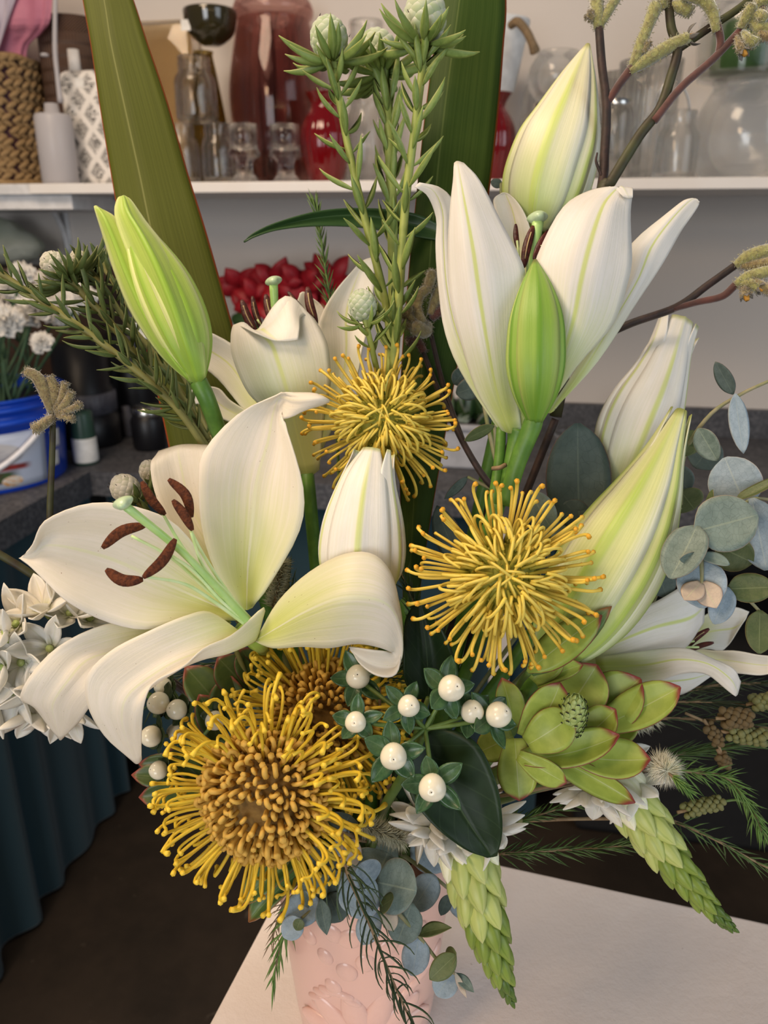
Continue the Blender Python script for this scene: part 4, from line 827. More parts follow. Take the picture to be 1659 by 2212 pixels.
tube(T, 'pistil', [P(655, 960, 574), P(610, 780, 579), P(596, 690, 570), P(591, 615, 564)], [PX(9, 550), PX(7, 550), PX(8, 550), PX(10, 550)], M['pistil'], 9, 18); stigma(T, 591, 607, 564, 17, 1.5)
down(T, P(664, 1022, 555), PX(15, 540), M['pedicel'])
# C: tall trumpet lily with its green bud on one stalk
T = Thing('trumpet_lily', 'upright white trumpet lily with a small green bud on the same stalk', 'lily', P(1130, 935, 505)); LO = M['lily_out']
petal(T, [(520, 0, 1100, 720, 1128, 720, 1160, 720), (540, 8, 1090, 560, 1122, 552, 1155, 552), (548, 8, 1074, 472, 1110, 468, 1142, 484), (552, 5, 1066, 432, 1094, 424, 1122, 442), (556, 0, 1083, 418, 1091, 416, 1101, 421)], LB, seed=1)
petal(T, [(508, 0, 1180, 892, 1190, 892, 1200, 882), (512, -2, 1238, 806, 1258, 804, 1282, 792), (518, -4, 1300, 690, 1325, 694, 1352, 692), (522, -6, 1340, 602, 1378, 604, 1408, 602), (524, -6, 1356, 538, 1408, 532, 1458, 524), (524, -4, 1424, 476, 1454, 470, 1484, 480), (522, -2, 1472, 436, 1490, 434, 1507, 446), (520, 0, 1497, 430, 1505, 430, 1511, 436)], LO, ripple=.001, seed=2, pleat=-.0006)
petal(T, [(512, 0, 1075, 926, 1086, 928, 1098, 926), (510, -3, 998, 808, 1022, 804, 1055, 802), (510, -4, 962, 718, 985, 714, 1015, 712), (510, -5, 946, 622, 965, 620, 992, 612), (510, -4, 943, 532, 958, 528, 984, 522), (508, -3, 942, 472, 956, 458, 978, 440), (504, -2, 924, 424, 936, 412, 952, 406), (500, 0, 896, 404, 900, 399, 906, 394)], LO, ripple=.0008, seed=3, pleat=-.0006)
petal(T, [(506, 0, 1100, 930, 1126, 934, 1152, 920), (508, -6, 1085, 852, 1130, 852, 1182, 842), (514, -6, 1096, 722, 1142, 722, 1192, 722), (520, -2, 1118, 622, 1148, 622, 1172, 622)], LO, seed=4)
petal(T, [(502, 0, 1084, 930, 1104, 936, 1126, 926), (497, -5, 1032, 850, 1074, 850, 1118, 842), (492, -9, 998, 750, 1054, 750, 1122, 740), (490, -11, 974, 640, 1036, 640, 1134, 622), (490, -11, 966, 540, 1022, 540, 1124, 562), (492, -8, 974, 450, 1006, 450, 1072, 456), (496, -4, 979, 386, 994, 384, 1032, 386), (500, 0, 981, 353, 988, 349, 1002, 353)], LO, ripple=.0008, seed=5, pleat=-.0008)
petal(T, [(500, 0, 1140, 916, 1156, 912, 1172, 900), (496, -5, 1158, 822, 1196, 822, 1244, 792), (494, -8, 1168, 712, 1236, 702, 1326, 700), (494, -11, 1156, 612, 1256, 602, 1357, 602), (496, -11, 1156, 562, 1276, 522, 1363, 532), (500, -9, 1208, 462, 1300, 450, 1364, 450), (504, -5, 1262, 416, 1320, 420, 1364, 424), (502, -2, 1318, 404, 1342, 404, 1366, 408), (497, 0, 1346, 424, 1358, 428, 1367, 426)], LO, nv=32, ripple=.0012, seed=6, pleat=-.0009)
for (a, b, w, s) in (((1114, 484, 530), (1119, 538, 526), 15, False), ((1152, 488, 518), (1131, 578, 512), 24, True), ((1188, 495, 520), (1153, 560, 514), 20, False)): anther(T, a, b, w, M['anther_dark'], .03, seam=s)
for x0, y0, d0 in ((1117, 520, 526), (1140, 540, 514), (1168, 530, 516)): filament(T, [(1130, 880, 515), (1135, 700, 520), (x0, y0, d0)])
tube(T, 'pistil', [P(1130, 880, 515), P(1140, 680, 522), P(1152, 560, 522), P(1162, 480, 520)], [PX(9, 520), PX(8, 520), PX(9, 520), PX(13, 520)], M['pistil'], 10, 18); stigma(T, 1162, 469, 520, 21, 2.5)
def bud(T, axis, hw, roll, mat, flares=(0, 0, 0, 0, 0, 0), name='tepal', parent=None, nv=30, inner=None):
    """axis: [(x,y,d)], hw: half widths px along it; six separate tepals wrap the bud"""
    p = cr([P(*q) for q in axis], nv); dm = np.interp(np.linspace(0, 1, nv), np.linspace(0, 1, len(axis)), [q[2] for q in axis])
    r = cr(np.array(hw, float)[:, None], nv)[:, 0]; r = np.maximum(r, .6)*dm*.001/FPX; fr = frames(p, CAM-p[0]); t = np.linspace(0, 1, nv); objs = []
    for k in range(6):
        outer = k % 2 == 0; c = math.radians(roll+k*60); half = math.radians(46 if outer else 30); nu = 13; g = np.zeros((nv, nu, 3))
        for i in range(nv):
            a, b, ax = fr[i]; fl = flares[k]*max(0, (t[i]-.72)/.28)**2
            wk = 1.0-(.40 if flares[k] else .0)*max(0, (t[i]-.8)/.2)**2
            for j in range(nu):
                s = 2*j/(nu-1)-1; th = c+half*s*wk
                if outer: rr = r[i]*(1.0+.055*math.exp(-(s/.16)**2)-.05*math.exp(-((abs(s)-.32)/.2)**2)+.012*(abs(s) > .93)-.035*abs(s)**6)
                else: rr = r[i]*(.965+.075*math.exp(-(s/.22)**2)-.02*abs(s))
                o = math.cos(th)*a+math.sin(th)*b; oc = math.cos(c)*a+math.sin(c)*b
                g[i, j] = p[i]+o*rr+oc*fl*r.max()
        vs, f, uv = thick_grid(g, .0007); objs.append(T.add(name, vs, f, mat if outer or inner is None else inner, uv, parent))
    return objs
vsb = P(1155, 908, 486)
tube(T, 'pedicel', [P(1158, 880, 488), P(1150, 918, 488), P(1118, 1000, 492), P(1092, 1090, 498)], [PX(16, 488), PX(22, 488), PX(19, 490), PX(18, 495)], M['pedicel'], 10, 18)
tube(T, 'pedicel', [P(1120, 930, 506), P(1112, 960, 506), P(1098, 1030, 504), P(1085, 1090, 503)], [PX(26, 500), PX(17, 500), PX(15, 500), PX(15, 500)], M['pedicel'], 10, 14)
bud(T, [(1155, 912, 487), (1157, 800, 482), (1158, 690, 484), (1156, 562, 492)], (16, 46, 62, 63, 57, 36, 3), 6, M['bud_small'], name='bud_tepal')
tube(T, 'stalk', [P(1083, 925, 512), P(1078, 1000, 508), P(1066, 1090, 505), P(1062, 1140, 506)], [PX(11, 500), PX(12, 500), PX(14, 500), PX(17, 500)], M['pedicel'], 10, 16)
tube(T, 'node_scar', [P(1064, 1012, 500), P(1080, 1010, 496), P(1092, 1004, 498)], PX(5, 500), M['twig'], 6)
down(T, P(1075, 1085, 505), PX(20, 500), M['pedicel'])
# D: lily seen from the side, right
T = Thing('lily_bloom', 'white lily seen from the side above the green rosette, opening beside eucalyptus', 'lily', P(1230, 1440, 545))
petal(T, [(570, 0, 1470, 1400, 1485, 1372, 1498, 1345), (582, 6, 1530, 1402, 1545, 1362, 1552, 1314), (588, 5, 1565, 1402, 1588, 1355, 1590, 1312), (590, 0, 1602, 1348, 1612, 1334, 1618, 1321)], LB, seed=7)
petal(T, [(550, 0, 1225, 1444, 1236, 1428, 1252, 1412), (546, -4, 1308, 1445, 1320, 1392, 1330, 1344), (544, -7, 1400, 1425, 1412, 1355, 1420, 1298), (546, -6, 1474, 1404, 1488, 1335, 1486, 1262), (552, -3, 1520, 1344, 1522, 1308, 1526, 1272)], LO, seed=8, pleat=-.0007)
petal(T, [(558, 0, 1440, 1430, 1455, 1420, 1470, 1402), (550, 3, 1560, 1450, 1560, 1425, 1540, 1404), (540, 3, 1640, 1458, 1642, 1436, 1642, 1414), (532, 0, 1704, 1444, 1708, 1436, 1704, 1426)], LB, seed=9, ripple=.001)
petal(T, [(552, 0, 1318, 1472, 1330, 1450, 1342, 1428), (552, -2, 1400, 1506, 1410, 1470, 1422, 1438), (554, -2, 1472, 1500, 1482, 1468, 1492, 1442), (556, 0, 1540, 1458, 1542, 1452, 1544, 1446)], LO, seed=10)
petal(T, [(542, 0, 1290, 1462, 1288, 1440, 1286, 1420), (532, -2, 1400, 1476, 1390, 1436, 1382, 1407), (524, -5, 1464, 1456, 1466, 1424, 1462, 1399), (518, -5, 1530, 1458, 1530, 1434, 1530, 1418), (516, -3, 1572, 1492, 1576, 1466, 1582, 1444), (518, 0, 1588, 1504, 1593, 1498, 1600, 1472)], LO, seed=11, ripple=.0008, pleat=-.0006)
for (a, b, w, s) in (((1480, 1402, 558), (1532, 1358, 554), 18, True), ((1488, 1406, 554), (1542, 1388, 550), 15, False), ((1500, 1378, 564), (1530, 1362, 562), 10, False)): anther(T, a, b, w, M['anther_dark'], -.05, seam=s)
for x0, y0, d0 in ((1500, 1385, 556), (1510, 1398, 552), (1512, 1372, 563)): filament(T, [(1260, 1435, 554), (1380, 1400, 556), (x0, y0, d0)])
down(T, P(1228, 1444, 548), PX(15, 520), M['pedicel'])
# ------------------------------------------------------------------ separate buds
def budthing(label, axis, hw, roll, mat, stalk, flares=(0,)*6, inner=None, sr=15):
    T = Thing('lily_bud', label, 'lily bud', P(*axis[0])); bud(T, axis, hw, roll, mat, flares, inner=inner)
    stemto(T, [(axis[0][0], axis[0][1], axis[0][2])]+list(stalk), [PX(sr*1.1, axis[0][2]), PX(sr, axis[0][2])], M['pedicel'])
    return T
T = budthing('plump lime green lily bud with a parted tip against the flax blade', [(428, 824, 484), (395, 720, 484), (328, 570, 488), (262, 440, 494)], (15, 38, 56, 64, 60, 44, 24, 4), 24, M['bud_green'], [(448, 865, 486), (475, 940, 500)], sr=18)
petal(T, [(480, 0, 400, 818, 410, 822, 420, 826), (482, -7, 342, 762, 368, 768, 400, 772), (486, -10, 284, 676, 312, 676, 352, 668), (488, -10, 248, 590, 272, 586, 312, 578), (490, -8, 226, 520, 244, 514, 276, 506), (490, -5, 211, 472, 224, 468, 250, 470), (490, 0, 203, 446, 208, 445, 216, 450)], M['bud_green'], name='tepal', pleat=.0012)
petal(T, [(480, 0, 408, 822, 428, 829, 444, 814), (476, -9, 366, 745, 404, 750, 443, 772), (478, -15, 322, 652, 372, 655, 430, 692), (482, -17, 284, 570, 338, 572, 400, 604), (486, -14, 258, 502, 304, 505, 362, 538), (488, -9, 248, 458, 278, 462, 318, 482), (490, -3, 254, 430, 268, 430, 286, 436), (490, 0, 264, 424, 268, 423, 273, 425)], M['bud_green'], name='tepal', pleat=.0016, nu=17)
budthing('half open white lily bud standing in front of a pincushion', [(790, 1290, 488), (782, 1200, 479), (790, 1080, 476), (806, 972, 480)], (36, 80, 94, 90, 74, 52, 22), -8, M['bud_white'], [(815, 1360, 520), (850, 1450, 552)], (.0, .22, .30, .0, .26, 0))
budthing('tall pale yellow green lily bud rising above the trumpet lily', [(1158, 500, 582), (1180, 400, 574), (1222, 270, 576), (1270, 97, 588)], (40, 74, 92, 94, 88, 66, 38, 4), -14, M['bud_pale'], [(1140, 580, 584), (1110, 760, 572)])
budthing('slim white lily bud behind the large yellow green one', [(1330, 1050, 566), (1372, 930, 558), (1420, 820, 558), (1464, 700, 568)], (40, 70, 82, 78, 62, 46, 34), 14, M['bud_white'], [(1290, 1130, 570), (1200, 1300, 560)], (.0, .10, .35, 0, 0, .22))
budthing('large yellow green lily bud with pale bands and closed tip', [(1190, 1420, 514), (1290, 1270, 502), (1390, 1090, 502), (1472, 888, 514)], (44, 84, 104, 108, 96, 70, 38, 12), -18, M['bud_big'], [(1160, 1470, 520), (1120, 1540, 524)], (.0, 0, .10, 0, 0, .10), sr=26)
# ------------------------------------------------------------------ pincushions
def style_mesh(path, rad, seg=6, n=12, club=1.9, clubat=.88):
    p = np.array([(x, 0, z) for x, z in path]); q = cr(p, n); t = np.linspace(0, 1, n)
    r = rad*np.where(t > clubat, 1+(club-1)*np.clip((t-clubat)/(1-clubat)*1.6, 0, 1), 1.0); r[-1] *= .8
    vs = []; uv = []
    fr = frames(q, (0, 1, 0))
    for i in range(n):
        for j in range(seg):
            th = 2*math.pi*j/seg; vs.append(q[i]+r[i]*(math.cos(th)*fr[i][0]+math.sin(th)*fr[i][1])); uv.append((j/seg, t[i]))
    return mk('style', vs, grid_faces(n, seg, 0, True)+[tuple(range(seg-1, -1, -1)), tuple(range((n-1)*seg, n*seg))], uv)
OPEN = [style_mesh(p, .030) for p in ([(0, 0), (-.03, .3), (-.05, .6), (-.03, .85), (.05, .97), (.12, 1.03)], [(0, 0), (-.06, .3), (-.10, .6), (-.07, .85), (.02, .99), (.14, 1.02)], [(0, 0), (.0, .3), (.0, .6), (.02, .85), (.09, .96), (.17, .98)], [(0, 0), (-.04, .35), (-.09, .65), (-.11, .9), (-.06, 1.02), (.03, 1.07)])]
HOOK = [style_mesh(p, .031) for p in ([(0, 0), (-.06, .3), (-.10, .6), (-.05, .86), (.08, .95), (.20, .92), (.28, .96)], [(0, 0), (-.10, .3), (-.16, .6), (-.10, .88), (.04, .98), (.18, 1.0)], [(0, 0), (-.03, .3), (-.05, .62), (.02, .88), (.15, .96), (.27, .93)], [(0, 0), (-.14, .28), (-.22, .55), (-.17, .82), (-.04, .97), (.12, 1.06)])]
LOOP = [style_mesh(p, .056, 6, 15, club=1.35, clubat=.9) for p in ([(0, 0), (-.20, .42), (-.16, .82), (.10, 1.06), (.46, 1.02), (.74, .76), (.84, .42)], [(0, 0), (-.26, .45), (-.16, .92), (.18, 1.10), (.56, .94), (.78, .58)], [(0, 0), (-.14, .42), (-.06, .84), (.20, 1.02), (.52, .92), (.70, .62), (.72, .34)])]
cm = style_mesh([(0, 0), (0, .35), (.05, .7), (-.12, 1.0), (-.34, .92), (-.36, .62)], .16, 6, 9, 1.0); CURL = [cm, style_mesh([(0, 0), (0, .4), (.1, .75), (.36, .9), (.48, .6), (.30, .45)], .15, 6, 9, 1.0), style_mesh([(0, 0), (0, .5), (0, .9), (.05, 1.1)], .17, 6, 7, 1.3, .5)]
def pincushion(label, c, ax, R, flat, nst, L, mode, seed, sm, dmin=0, dmax=105, lean=0.0):
    """ax in camera terms (right, up, towards viewer)"""
    rnd = random.Random(seed); C = P(*c); A = nrm(RT*ax[0]+UP*ax[1]-FW*ax[2]); fr = frames(np.array([C, C+A]), CAM-C+UP*.5)[0]; X, Y = fr[0], fr[1]
    T = Thing('pincushion_flower', label, 'pincushion', C-A*R)
    sv = uvsphere(24, 14); vs = [C+R*(X*v[0]+Y*v[1])*.96+A*R*flat*v[2]*.96 for v in sv[0]]; T.add('receptacle', vs, sv[1], M['core_green'] if mode == 'loop' else M['core_brown'], sv[2])
    ga = math.pi*(3-math.sqrt(5)); cmax = math.cos(math.radians(dmax))
    for i in range(nst):
        k = (i+.5)/nst; cz = 1-(1-cmax)*k; ph = math.acos(cz); th = i*ga+rnd.uniform(-.12, .12)
        if math.degrees(ph) < dmin: continue
        e = X*math.cos(th)+Y*math.sin(th); nr = nrm(e*math.sin(ph)+A*math.cos(ph)/max(flat, .3)); pos = C+R*e*math.sin(ph)+A*R*flat*math.cos(ph)
        inw = nrm(-e+nr*np.dot(e, nr)) if ph > .05 else X
        deg = math.degrees(ph)
        smx = sm
        if mode == 'loop' and deg < 74:
            smx = M['style_l']
            me = LOOP[i % 3]; ln = L*.50*rnd.uniform(.85, 1.1)*(.7+.3*min(1, deg/35)); tw = rnd.uniform(-.35, .35); dr = nrm(nr*.75+e*.85*min(1, deg/30)); sc = (ln, ln, ln)
        elif mode == 'loop':
            me = OPEN[i % 4]; ln = L*rnd.uniform(.85, 1.1); tw = rnd.uniform(-.5, .5); dr = nrm(nr+e*.25+A*(.22-.2*max(0, (deg-80)/30))); sc = (ln, ln, ln)
        else:
            me = HOOK[i % 4]; ln = L*rnd.uniform(.82, 1.14); tw = rnd.uniform(-.6, .6); dr = nrm(nr+e*.25+A*lean+np.array([rnd.uniform(-.12, .12) for _ in range(3)])); sc = (ln, ln, ln)
        x = nrm(inw-dr*np.dot(inw, dr)); y = np.cross(dr, x); x, y = x*math.cos(tw)+y*math.sin(tw), y*math.cos(tw)-x*math.sin(tw)
        T.put('style', me, smx, pos-dr*.001, quat(x, y, dr), sc)
    m = 250 if mode == 'open' else 110
    for i in range(m):
        k = (i+.5)/m; cz = 1-(1-math.cos(math.radians(88)))*k; ph = math.acos(cz); th = i*ga+.7; e = X*math.cos(th)+Y*math.sin(th); nr = nrm(e*math.sin(ph)+A*math.cos(ph)/max(flat, .3)); pos = C+R*e*math.sin(ph)+A*R*flat*math.cos(ph)
        if mode == 'open' and math.degrees(ph) < 11: continue
        x = nrm(np.cross(nr, [rnd.uniform(-1, 1), rnd.uniform(-1, 1), rnd.uniform(-1, 1)])); s = R*(.27 if mode == 'open' else .13)*rnd.uniform(.8, 1.2); s = s if mode == 'open' else s*.8
        T.put('floret_curl', CURL[rnd.randrange(3)], M['perianth'] if mode == 'open' else M['perianth_y'], pos-nr*.0012, quat(x, np.cross(nr, x), nr), (s, s, s))
    return T, C-A*R*flat*.8, A
T, b, A = pincushion('yellow pincushion flower with looped styles beside the big closed bud', (1085, 1245, 452), (-.05, .12, 1), .0205, .85, 215, .0335, 'loop', 3, M['style_a'], dmax=108)
tube(T, 'stem', [b+A*.004, b-A*.02, b-A*.04+np.array([0, .01, -.03])], .005, M['pedicel']); down(T, b-A*.04+np.array([0, .01, -.03]), .005, M['pedicel'], name='lower_stem')
T, b, A = pincushion('yellow pincushion flower standing behind the half open white bud', (822, 915, 522), (.10, .16, 1), .0198, .85, 215, .0310, 'loop', 5, M['style_a'], dmax=112)
tube(T, 'stem', [b+A*.004, b-A*.02, b-A*.03+np.array([0, .02, -.04])], .005, M['pedicel']); down(T, b-A*.03+np.array([0, .02, -.04]), .005, M['pedicel'], name='lower_stem')
T, b, A = pincushion('golden pincushion flower with bronze curls overhanging the pink vase', (575, 1712, 452), (-.18, -.10, 1), .0325, .70, 250, .0315, 'open', 7, M['style_b'], dmin=50, dmax=106, lean=.06)
down(T, b, .005, M['pedicel'])
T, b, A = pincushion('golden pincushion flower tucked under the open lily beside white berries', (698, 1546, 513), (.05, .20, .95), .0300, .72, 240, .0325, 'open', 9, M['style_b'], dmin=50, dmax=108, lean=.08)
down(T, b, .005, M['pedicel'])
# ------------------------------------------------------------------ flax blades
def blade(label, rows, mat, base):
    """rows (depth, fold mm, xl,y, xm,y, xr,y) bottom to top; a V-folded strap with real thickness"""
    T = Thing('flax_blade', label, 'leaf', P(*base)); R = []
    for d, c, *xy in rows:
        a, b, e = P(xy[0], xy[1], d), P(xy[2], xy[3], d+c), P(xy[4], xy[5], d)
        R.append([a+(b-a)*t for t in np.linspace(0, 1, 6)[:-1]]+[b+(e-b)*t for t in np.linspace(0, 1, 6)])
    g = cr(np.array(R), 40); vs, f, uv = thick_grid(g, .0011); T.add('blade', vs, f, mat, uv)
    down(T, (g[0, 5]+g[1, 5])/2, .006, M['pedicel']); return T
blade('broad olive green flax blade with a red edge behind the lime bud', [(600, -7, 370, 990, 470, 985, 575, 980), (604, -7, 340, 850, 430, 845, 540, 840), (612, -8, 292, 650, 365, 645, 488, 650), (622, -8, 262, 500, 326, 495, 444, 495), (632, -8, 240, 375, 300, 370, 405, 370), (642, -8, 216, 230, 268, 225, 362, 220), (652, -7, 197, 100, 240, 95, 318, 90), (662, -6, 179, 0, 224, -5, 287, -5), (678, -3, 150, -170, 190, -175, 225, -170)], M['flax'], (460, 990, 600))
blade('dark green flax blade with a red edge behind the trumpet lily', [(545, -6, 872, 1320, 880, 1320, 900, 1320), (560, -7, 868, 1150, 890, 1150, 925, 1150), (572, -8, 862, 960, 900, 960, 958, 960), (584, -9, 868, 780, 912, 780, 990, 780), (594, -9, 882, 600, 925, 600, 1024, 600), (602, -9, 900, 420, 940, 420, 1056, 420), (610, -9, 918, 250, 958, 250, 1076, 250), (618, -8, 938, 100, 978, 100, 1088, 100), (624, -8, 952, 0, 992, 0, 1094, 0), (640, -5, 985, -220, 1020, -220, 1085, -220)], M['flax_dark'], (885, 1330, 545))
T = Thing('long_leaf', 'single long narrow dark leaf arching out behind the leafy stems', 'leaf', P(965, 520, 575))
petal(T, [(586, 0, 985, 505, 985, 515, 985, 525), (586, 4, 900, 462, 900, 488, 900, 512), (584, 5, 790, 450, 788, 466, 786, 492), (578, 5, 690, 456, 688, 470, 686, 488), (572, 3, 600, 480, 600, 489, 602, 496), (568, 1, 548, 503, 549, 508, 552, 511), (566, 0, 526, 521, 527, 523, 529, 523)], M['longleaf'], name='blade', nv=24, nu=9, pleat=.0006)
down(T, P(984, 515, 586), .002, M['greenstem'])
# ------------------------------------------------------------------ leafy stems with round woolly heads
def head(T, c, ax, rx, ry, mat, seed, n=74):
    rnd = random.Random(seed); fr = frames(np.array([c, c+ax]))[0]; X, Y = fr[0], fr[1]; sv = uvsphere(20, 12)
    o = T.add('cone', [c+rx*.9*(X*v[0]+Y*v[1])+ax*ry*.9*v[2] for v in sv[0]], sv[1], mat, sv[2]); ga = math.pi*(3-math.sqrt(5)); sm = leafmesh('round', .22, -.25, .12, 6, 5, .10)
    for i in range(n):
        z = -0.96+1.92*(i+.5)/n; s = math.sqrt(1-z*z); th = i*ga; e = X*math.cos(th)+Y*math.sin(th); p = c+rx*e*s*.88+ax*ry*z*.88; nr = nrm(e*s/rx+ax*z/ry); y = nrm(ax-nr*np.dot(ax, nr)+nr*.14); x = np.cross(y, nr); x = nrm(x); zz = np.cross(x, y)
        w = rx*.74*(.5+.5*s); L = rx*.66
        T.put('scale', sm, mat, p-y*L*.45, quat(x, y, zz), (w, L, L*.8), o)
        if rnd.random() < .13: q = p+nr*rx*.16+y*L*.3; b = tube_data([q-y*rx*.04, q+y*rx*.08+nr*rx*.05], [rx*.03, rx*.012], 4, 3); T.add('dry_tip', b[0], b[1], M['mark'], b[2], o)
def leafy(T, path, rad, n, lpx_, wpx, lm, sm, t0=.02, t1=.97, ang=.62, seed=0, grow=1.0, curl=.1):
    rnd = random.Random(seed); w = [P(*q) for q in path]; tube(T, 'stem', w, rad, sm, 8, 6*len(w)); p = cr(w, 60); fr = frames(p); d = path[len(path)//2][2]
    for i in range(n):
        t = t0+(t1-t0)*(i+rnd.uniform(0, .8))/n; k = min(59, int(t*59)); th = i*2.4+rnd.uniform(-.3, .3); a, b, tg = fr[k]; e = a*math.cos(th)+b*math.sin(th); an = ang*rnd.uniform(.75, 1.3)
        dr = nrm(tg*math.cos(an)+e*math.sin(an)); L = PX(lpx_, d)*rnd.uniform(.75, 1.2)*(1+(grow-1)*t)
        leaf(T, p[k]+e*np.atleast_1d(rad)[-1]*.6, p[k]+dr*L, PX(wpx, d)*rnd.uniform(.85, 1.15), lm, 'lance', arch=-.07-.07*rnd.random(), fold=.10, curl=curl*rnd.uniform(-.8, 1), face=nrm(tg-e*.6), th=.016, nt=8, nu=5, name='leaf')
    return w
def rosette(T, c, ax, r, n, L, wd, lm, seed, a0=.95, a1=1.6):
    rnd = random.Random(seed); fr = frames(np.array([c, c+ax]))[0]
    for i in range(n):
        th = i*2.4; e = fr[0]*math.cos(th)+fr[1]*math.sin(th); a = a0+(a1-a0)*rnd.random(); dr = nrm(ax*math.cos(a)+e*math.sin(a)); B = c+e*r*.45; l = L*rnd.uniform(.8, 1.2)
        leaf(T, B, B+dr*l, wd*rnd.uniform(.85, 1.2), lm, 'lance', arch=-.14, fold=.12, curl=-.12*rnd.random(), face=nrm(ax-e*.6), th=.016, nt=8, nu=5)
def conestem(label, path, hd, lm, sm, wm, n=50, L=94, w=17, rad=9, seed=0, ros=18, hs=None, ang=.72, t0=.02):
    T = Thing('conebush_stem', label, 'foliage', P(*path[0])); d = path[0][2]; ws = leafy(T, path, [PX(rad, d), PX(rad*.8, d)], n, L, w, lm, sm, seed=seed, ang=ang, t0=t0)
    if hd:
        x, y, dd, rx, ry = hd; c = P(x, y, dd); ax = nrm(c-ws[-1]+(ws[-1]-ws[-2])*.3); head(T, c, ax, PX(rx, dd), PX(ry, dd), wm, seed); q = c-ax*PX(ry, dd)*.95
        tube(T, 'neck', [ws[-1], (ws[-1]+q)/2, q+ax*.003], [PX(rad*.8, d), PX(rad*.9, d), PX(rad*1.2, d)], sm); rosette(T, q-ax*PX(6, dd), ax, PX(rx, dd)*.55, ros, PX(L*1.05, dd), PX(w*1.1, dd), lm, seed)
    down(T, ws[0], PX(rad, d), sm, name='lower_stem'); return T
CL, CS = M['coneleaf'], M['conestem']
conestem('leafy stem with a round woolly head against the red vase', [(852, 800, 544), (832, 650, 542), (795, 500, 540), (757, 340, 538), (733, 220, 536), (722, 150, 534)], (711, 84, 532, 41, 47), CL, CS, M['wool'], n=34, seed=1)
conestem('thick leafy stem rising between the two tall woolly headed stems', [(845, 810, 572), (850, 650, 572), (848, 500, 570), (843, 350, 568), (838, 230, 566), (830, 170, 566)], (815, 112, 566, 43, 47), CL, CS, M['wool'], n=34, seed=2, rad=13, ang=.42, t0=.34)
conestem('leafy stem with the largest woolly head beside the dark flax blade', [(850, 800, 534), (862, 640, 532), (876, 440, 528), (893, 300, 526), (910, 170, 524), (914, 120, 524)], (918, 38, 522, 47, 56), CL, CS, M['wool'], n=40, seed=3, rad=10)
conestem('short leafy stem with a small scaly head above a pincushion', [(826, 850, 556), (812, 790, 532), (798, 730, 514), (793, 708, 511)], (783, 660, 508, 31, 35), CL, CS, M['wool'], n=8, L=64, w=12, rad=7, seed=4, ros=7, t0=.45)
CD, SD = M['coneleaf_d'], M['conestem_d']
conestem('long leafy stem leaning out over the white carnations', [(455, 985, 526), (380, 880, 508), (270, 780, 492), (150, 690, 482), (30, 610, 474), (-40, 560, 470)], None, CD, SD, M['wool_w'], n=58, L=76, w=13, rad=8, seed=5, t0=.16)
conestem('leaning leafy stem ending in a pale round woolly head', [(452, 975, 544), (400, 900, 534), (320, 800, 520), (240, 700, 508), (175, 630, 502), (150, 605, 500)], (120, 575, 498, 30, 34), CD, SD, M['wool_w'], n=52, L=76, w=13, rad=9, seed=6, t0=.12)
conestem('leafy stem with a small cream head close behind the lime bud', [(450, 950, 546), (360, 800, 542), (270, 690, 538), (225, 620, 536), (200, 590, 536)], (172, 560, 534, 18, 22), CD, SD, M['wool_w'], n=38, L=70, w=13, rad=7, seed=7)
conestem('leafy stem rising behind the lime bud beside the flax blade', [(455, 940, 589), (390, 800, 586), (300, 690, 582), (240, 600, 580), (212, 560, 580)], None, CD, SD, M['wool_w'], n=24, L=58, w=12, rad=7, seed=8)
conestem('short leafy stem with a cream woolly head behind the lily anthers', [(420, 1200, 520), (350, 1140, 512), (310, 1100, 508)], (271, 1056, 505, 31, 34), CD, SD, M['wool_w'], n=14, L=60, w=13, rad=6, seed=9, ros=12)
conestem('short leafy stem with a woolly head tucked against a lily petal', [(420, 1180, 544), (372, 1100, 540), (350, 1060, 538)], (326, 1020, 534, 24, 28), CD, SD, M['wool_w'], n=12, L=56, w=12, rad=6, seed=10, ros=8)
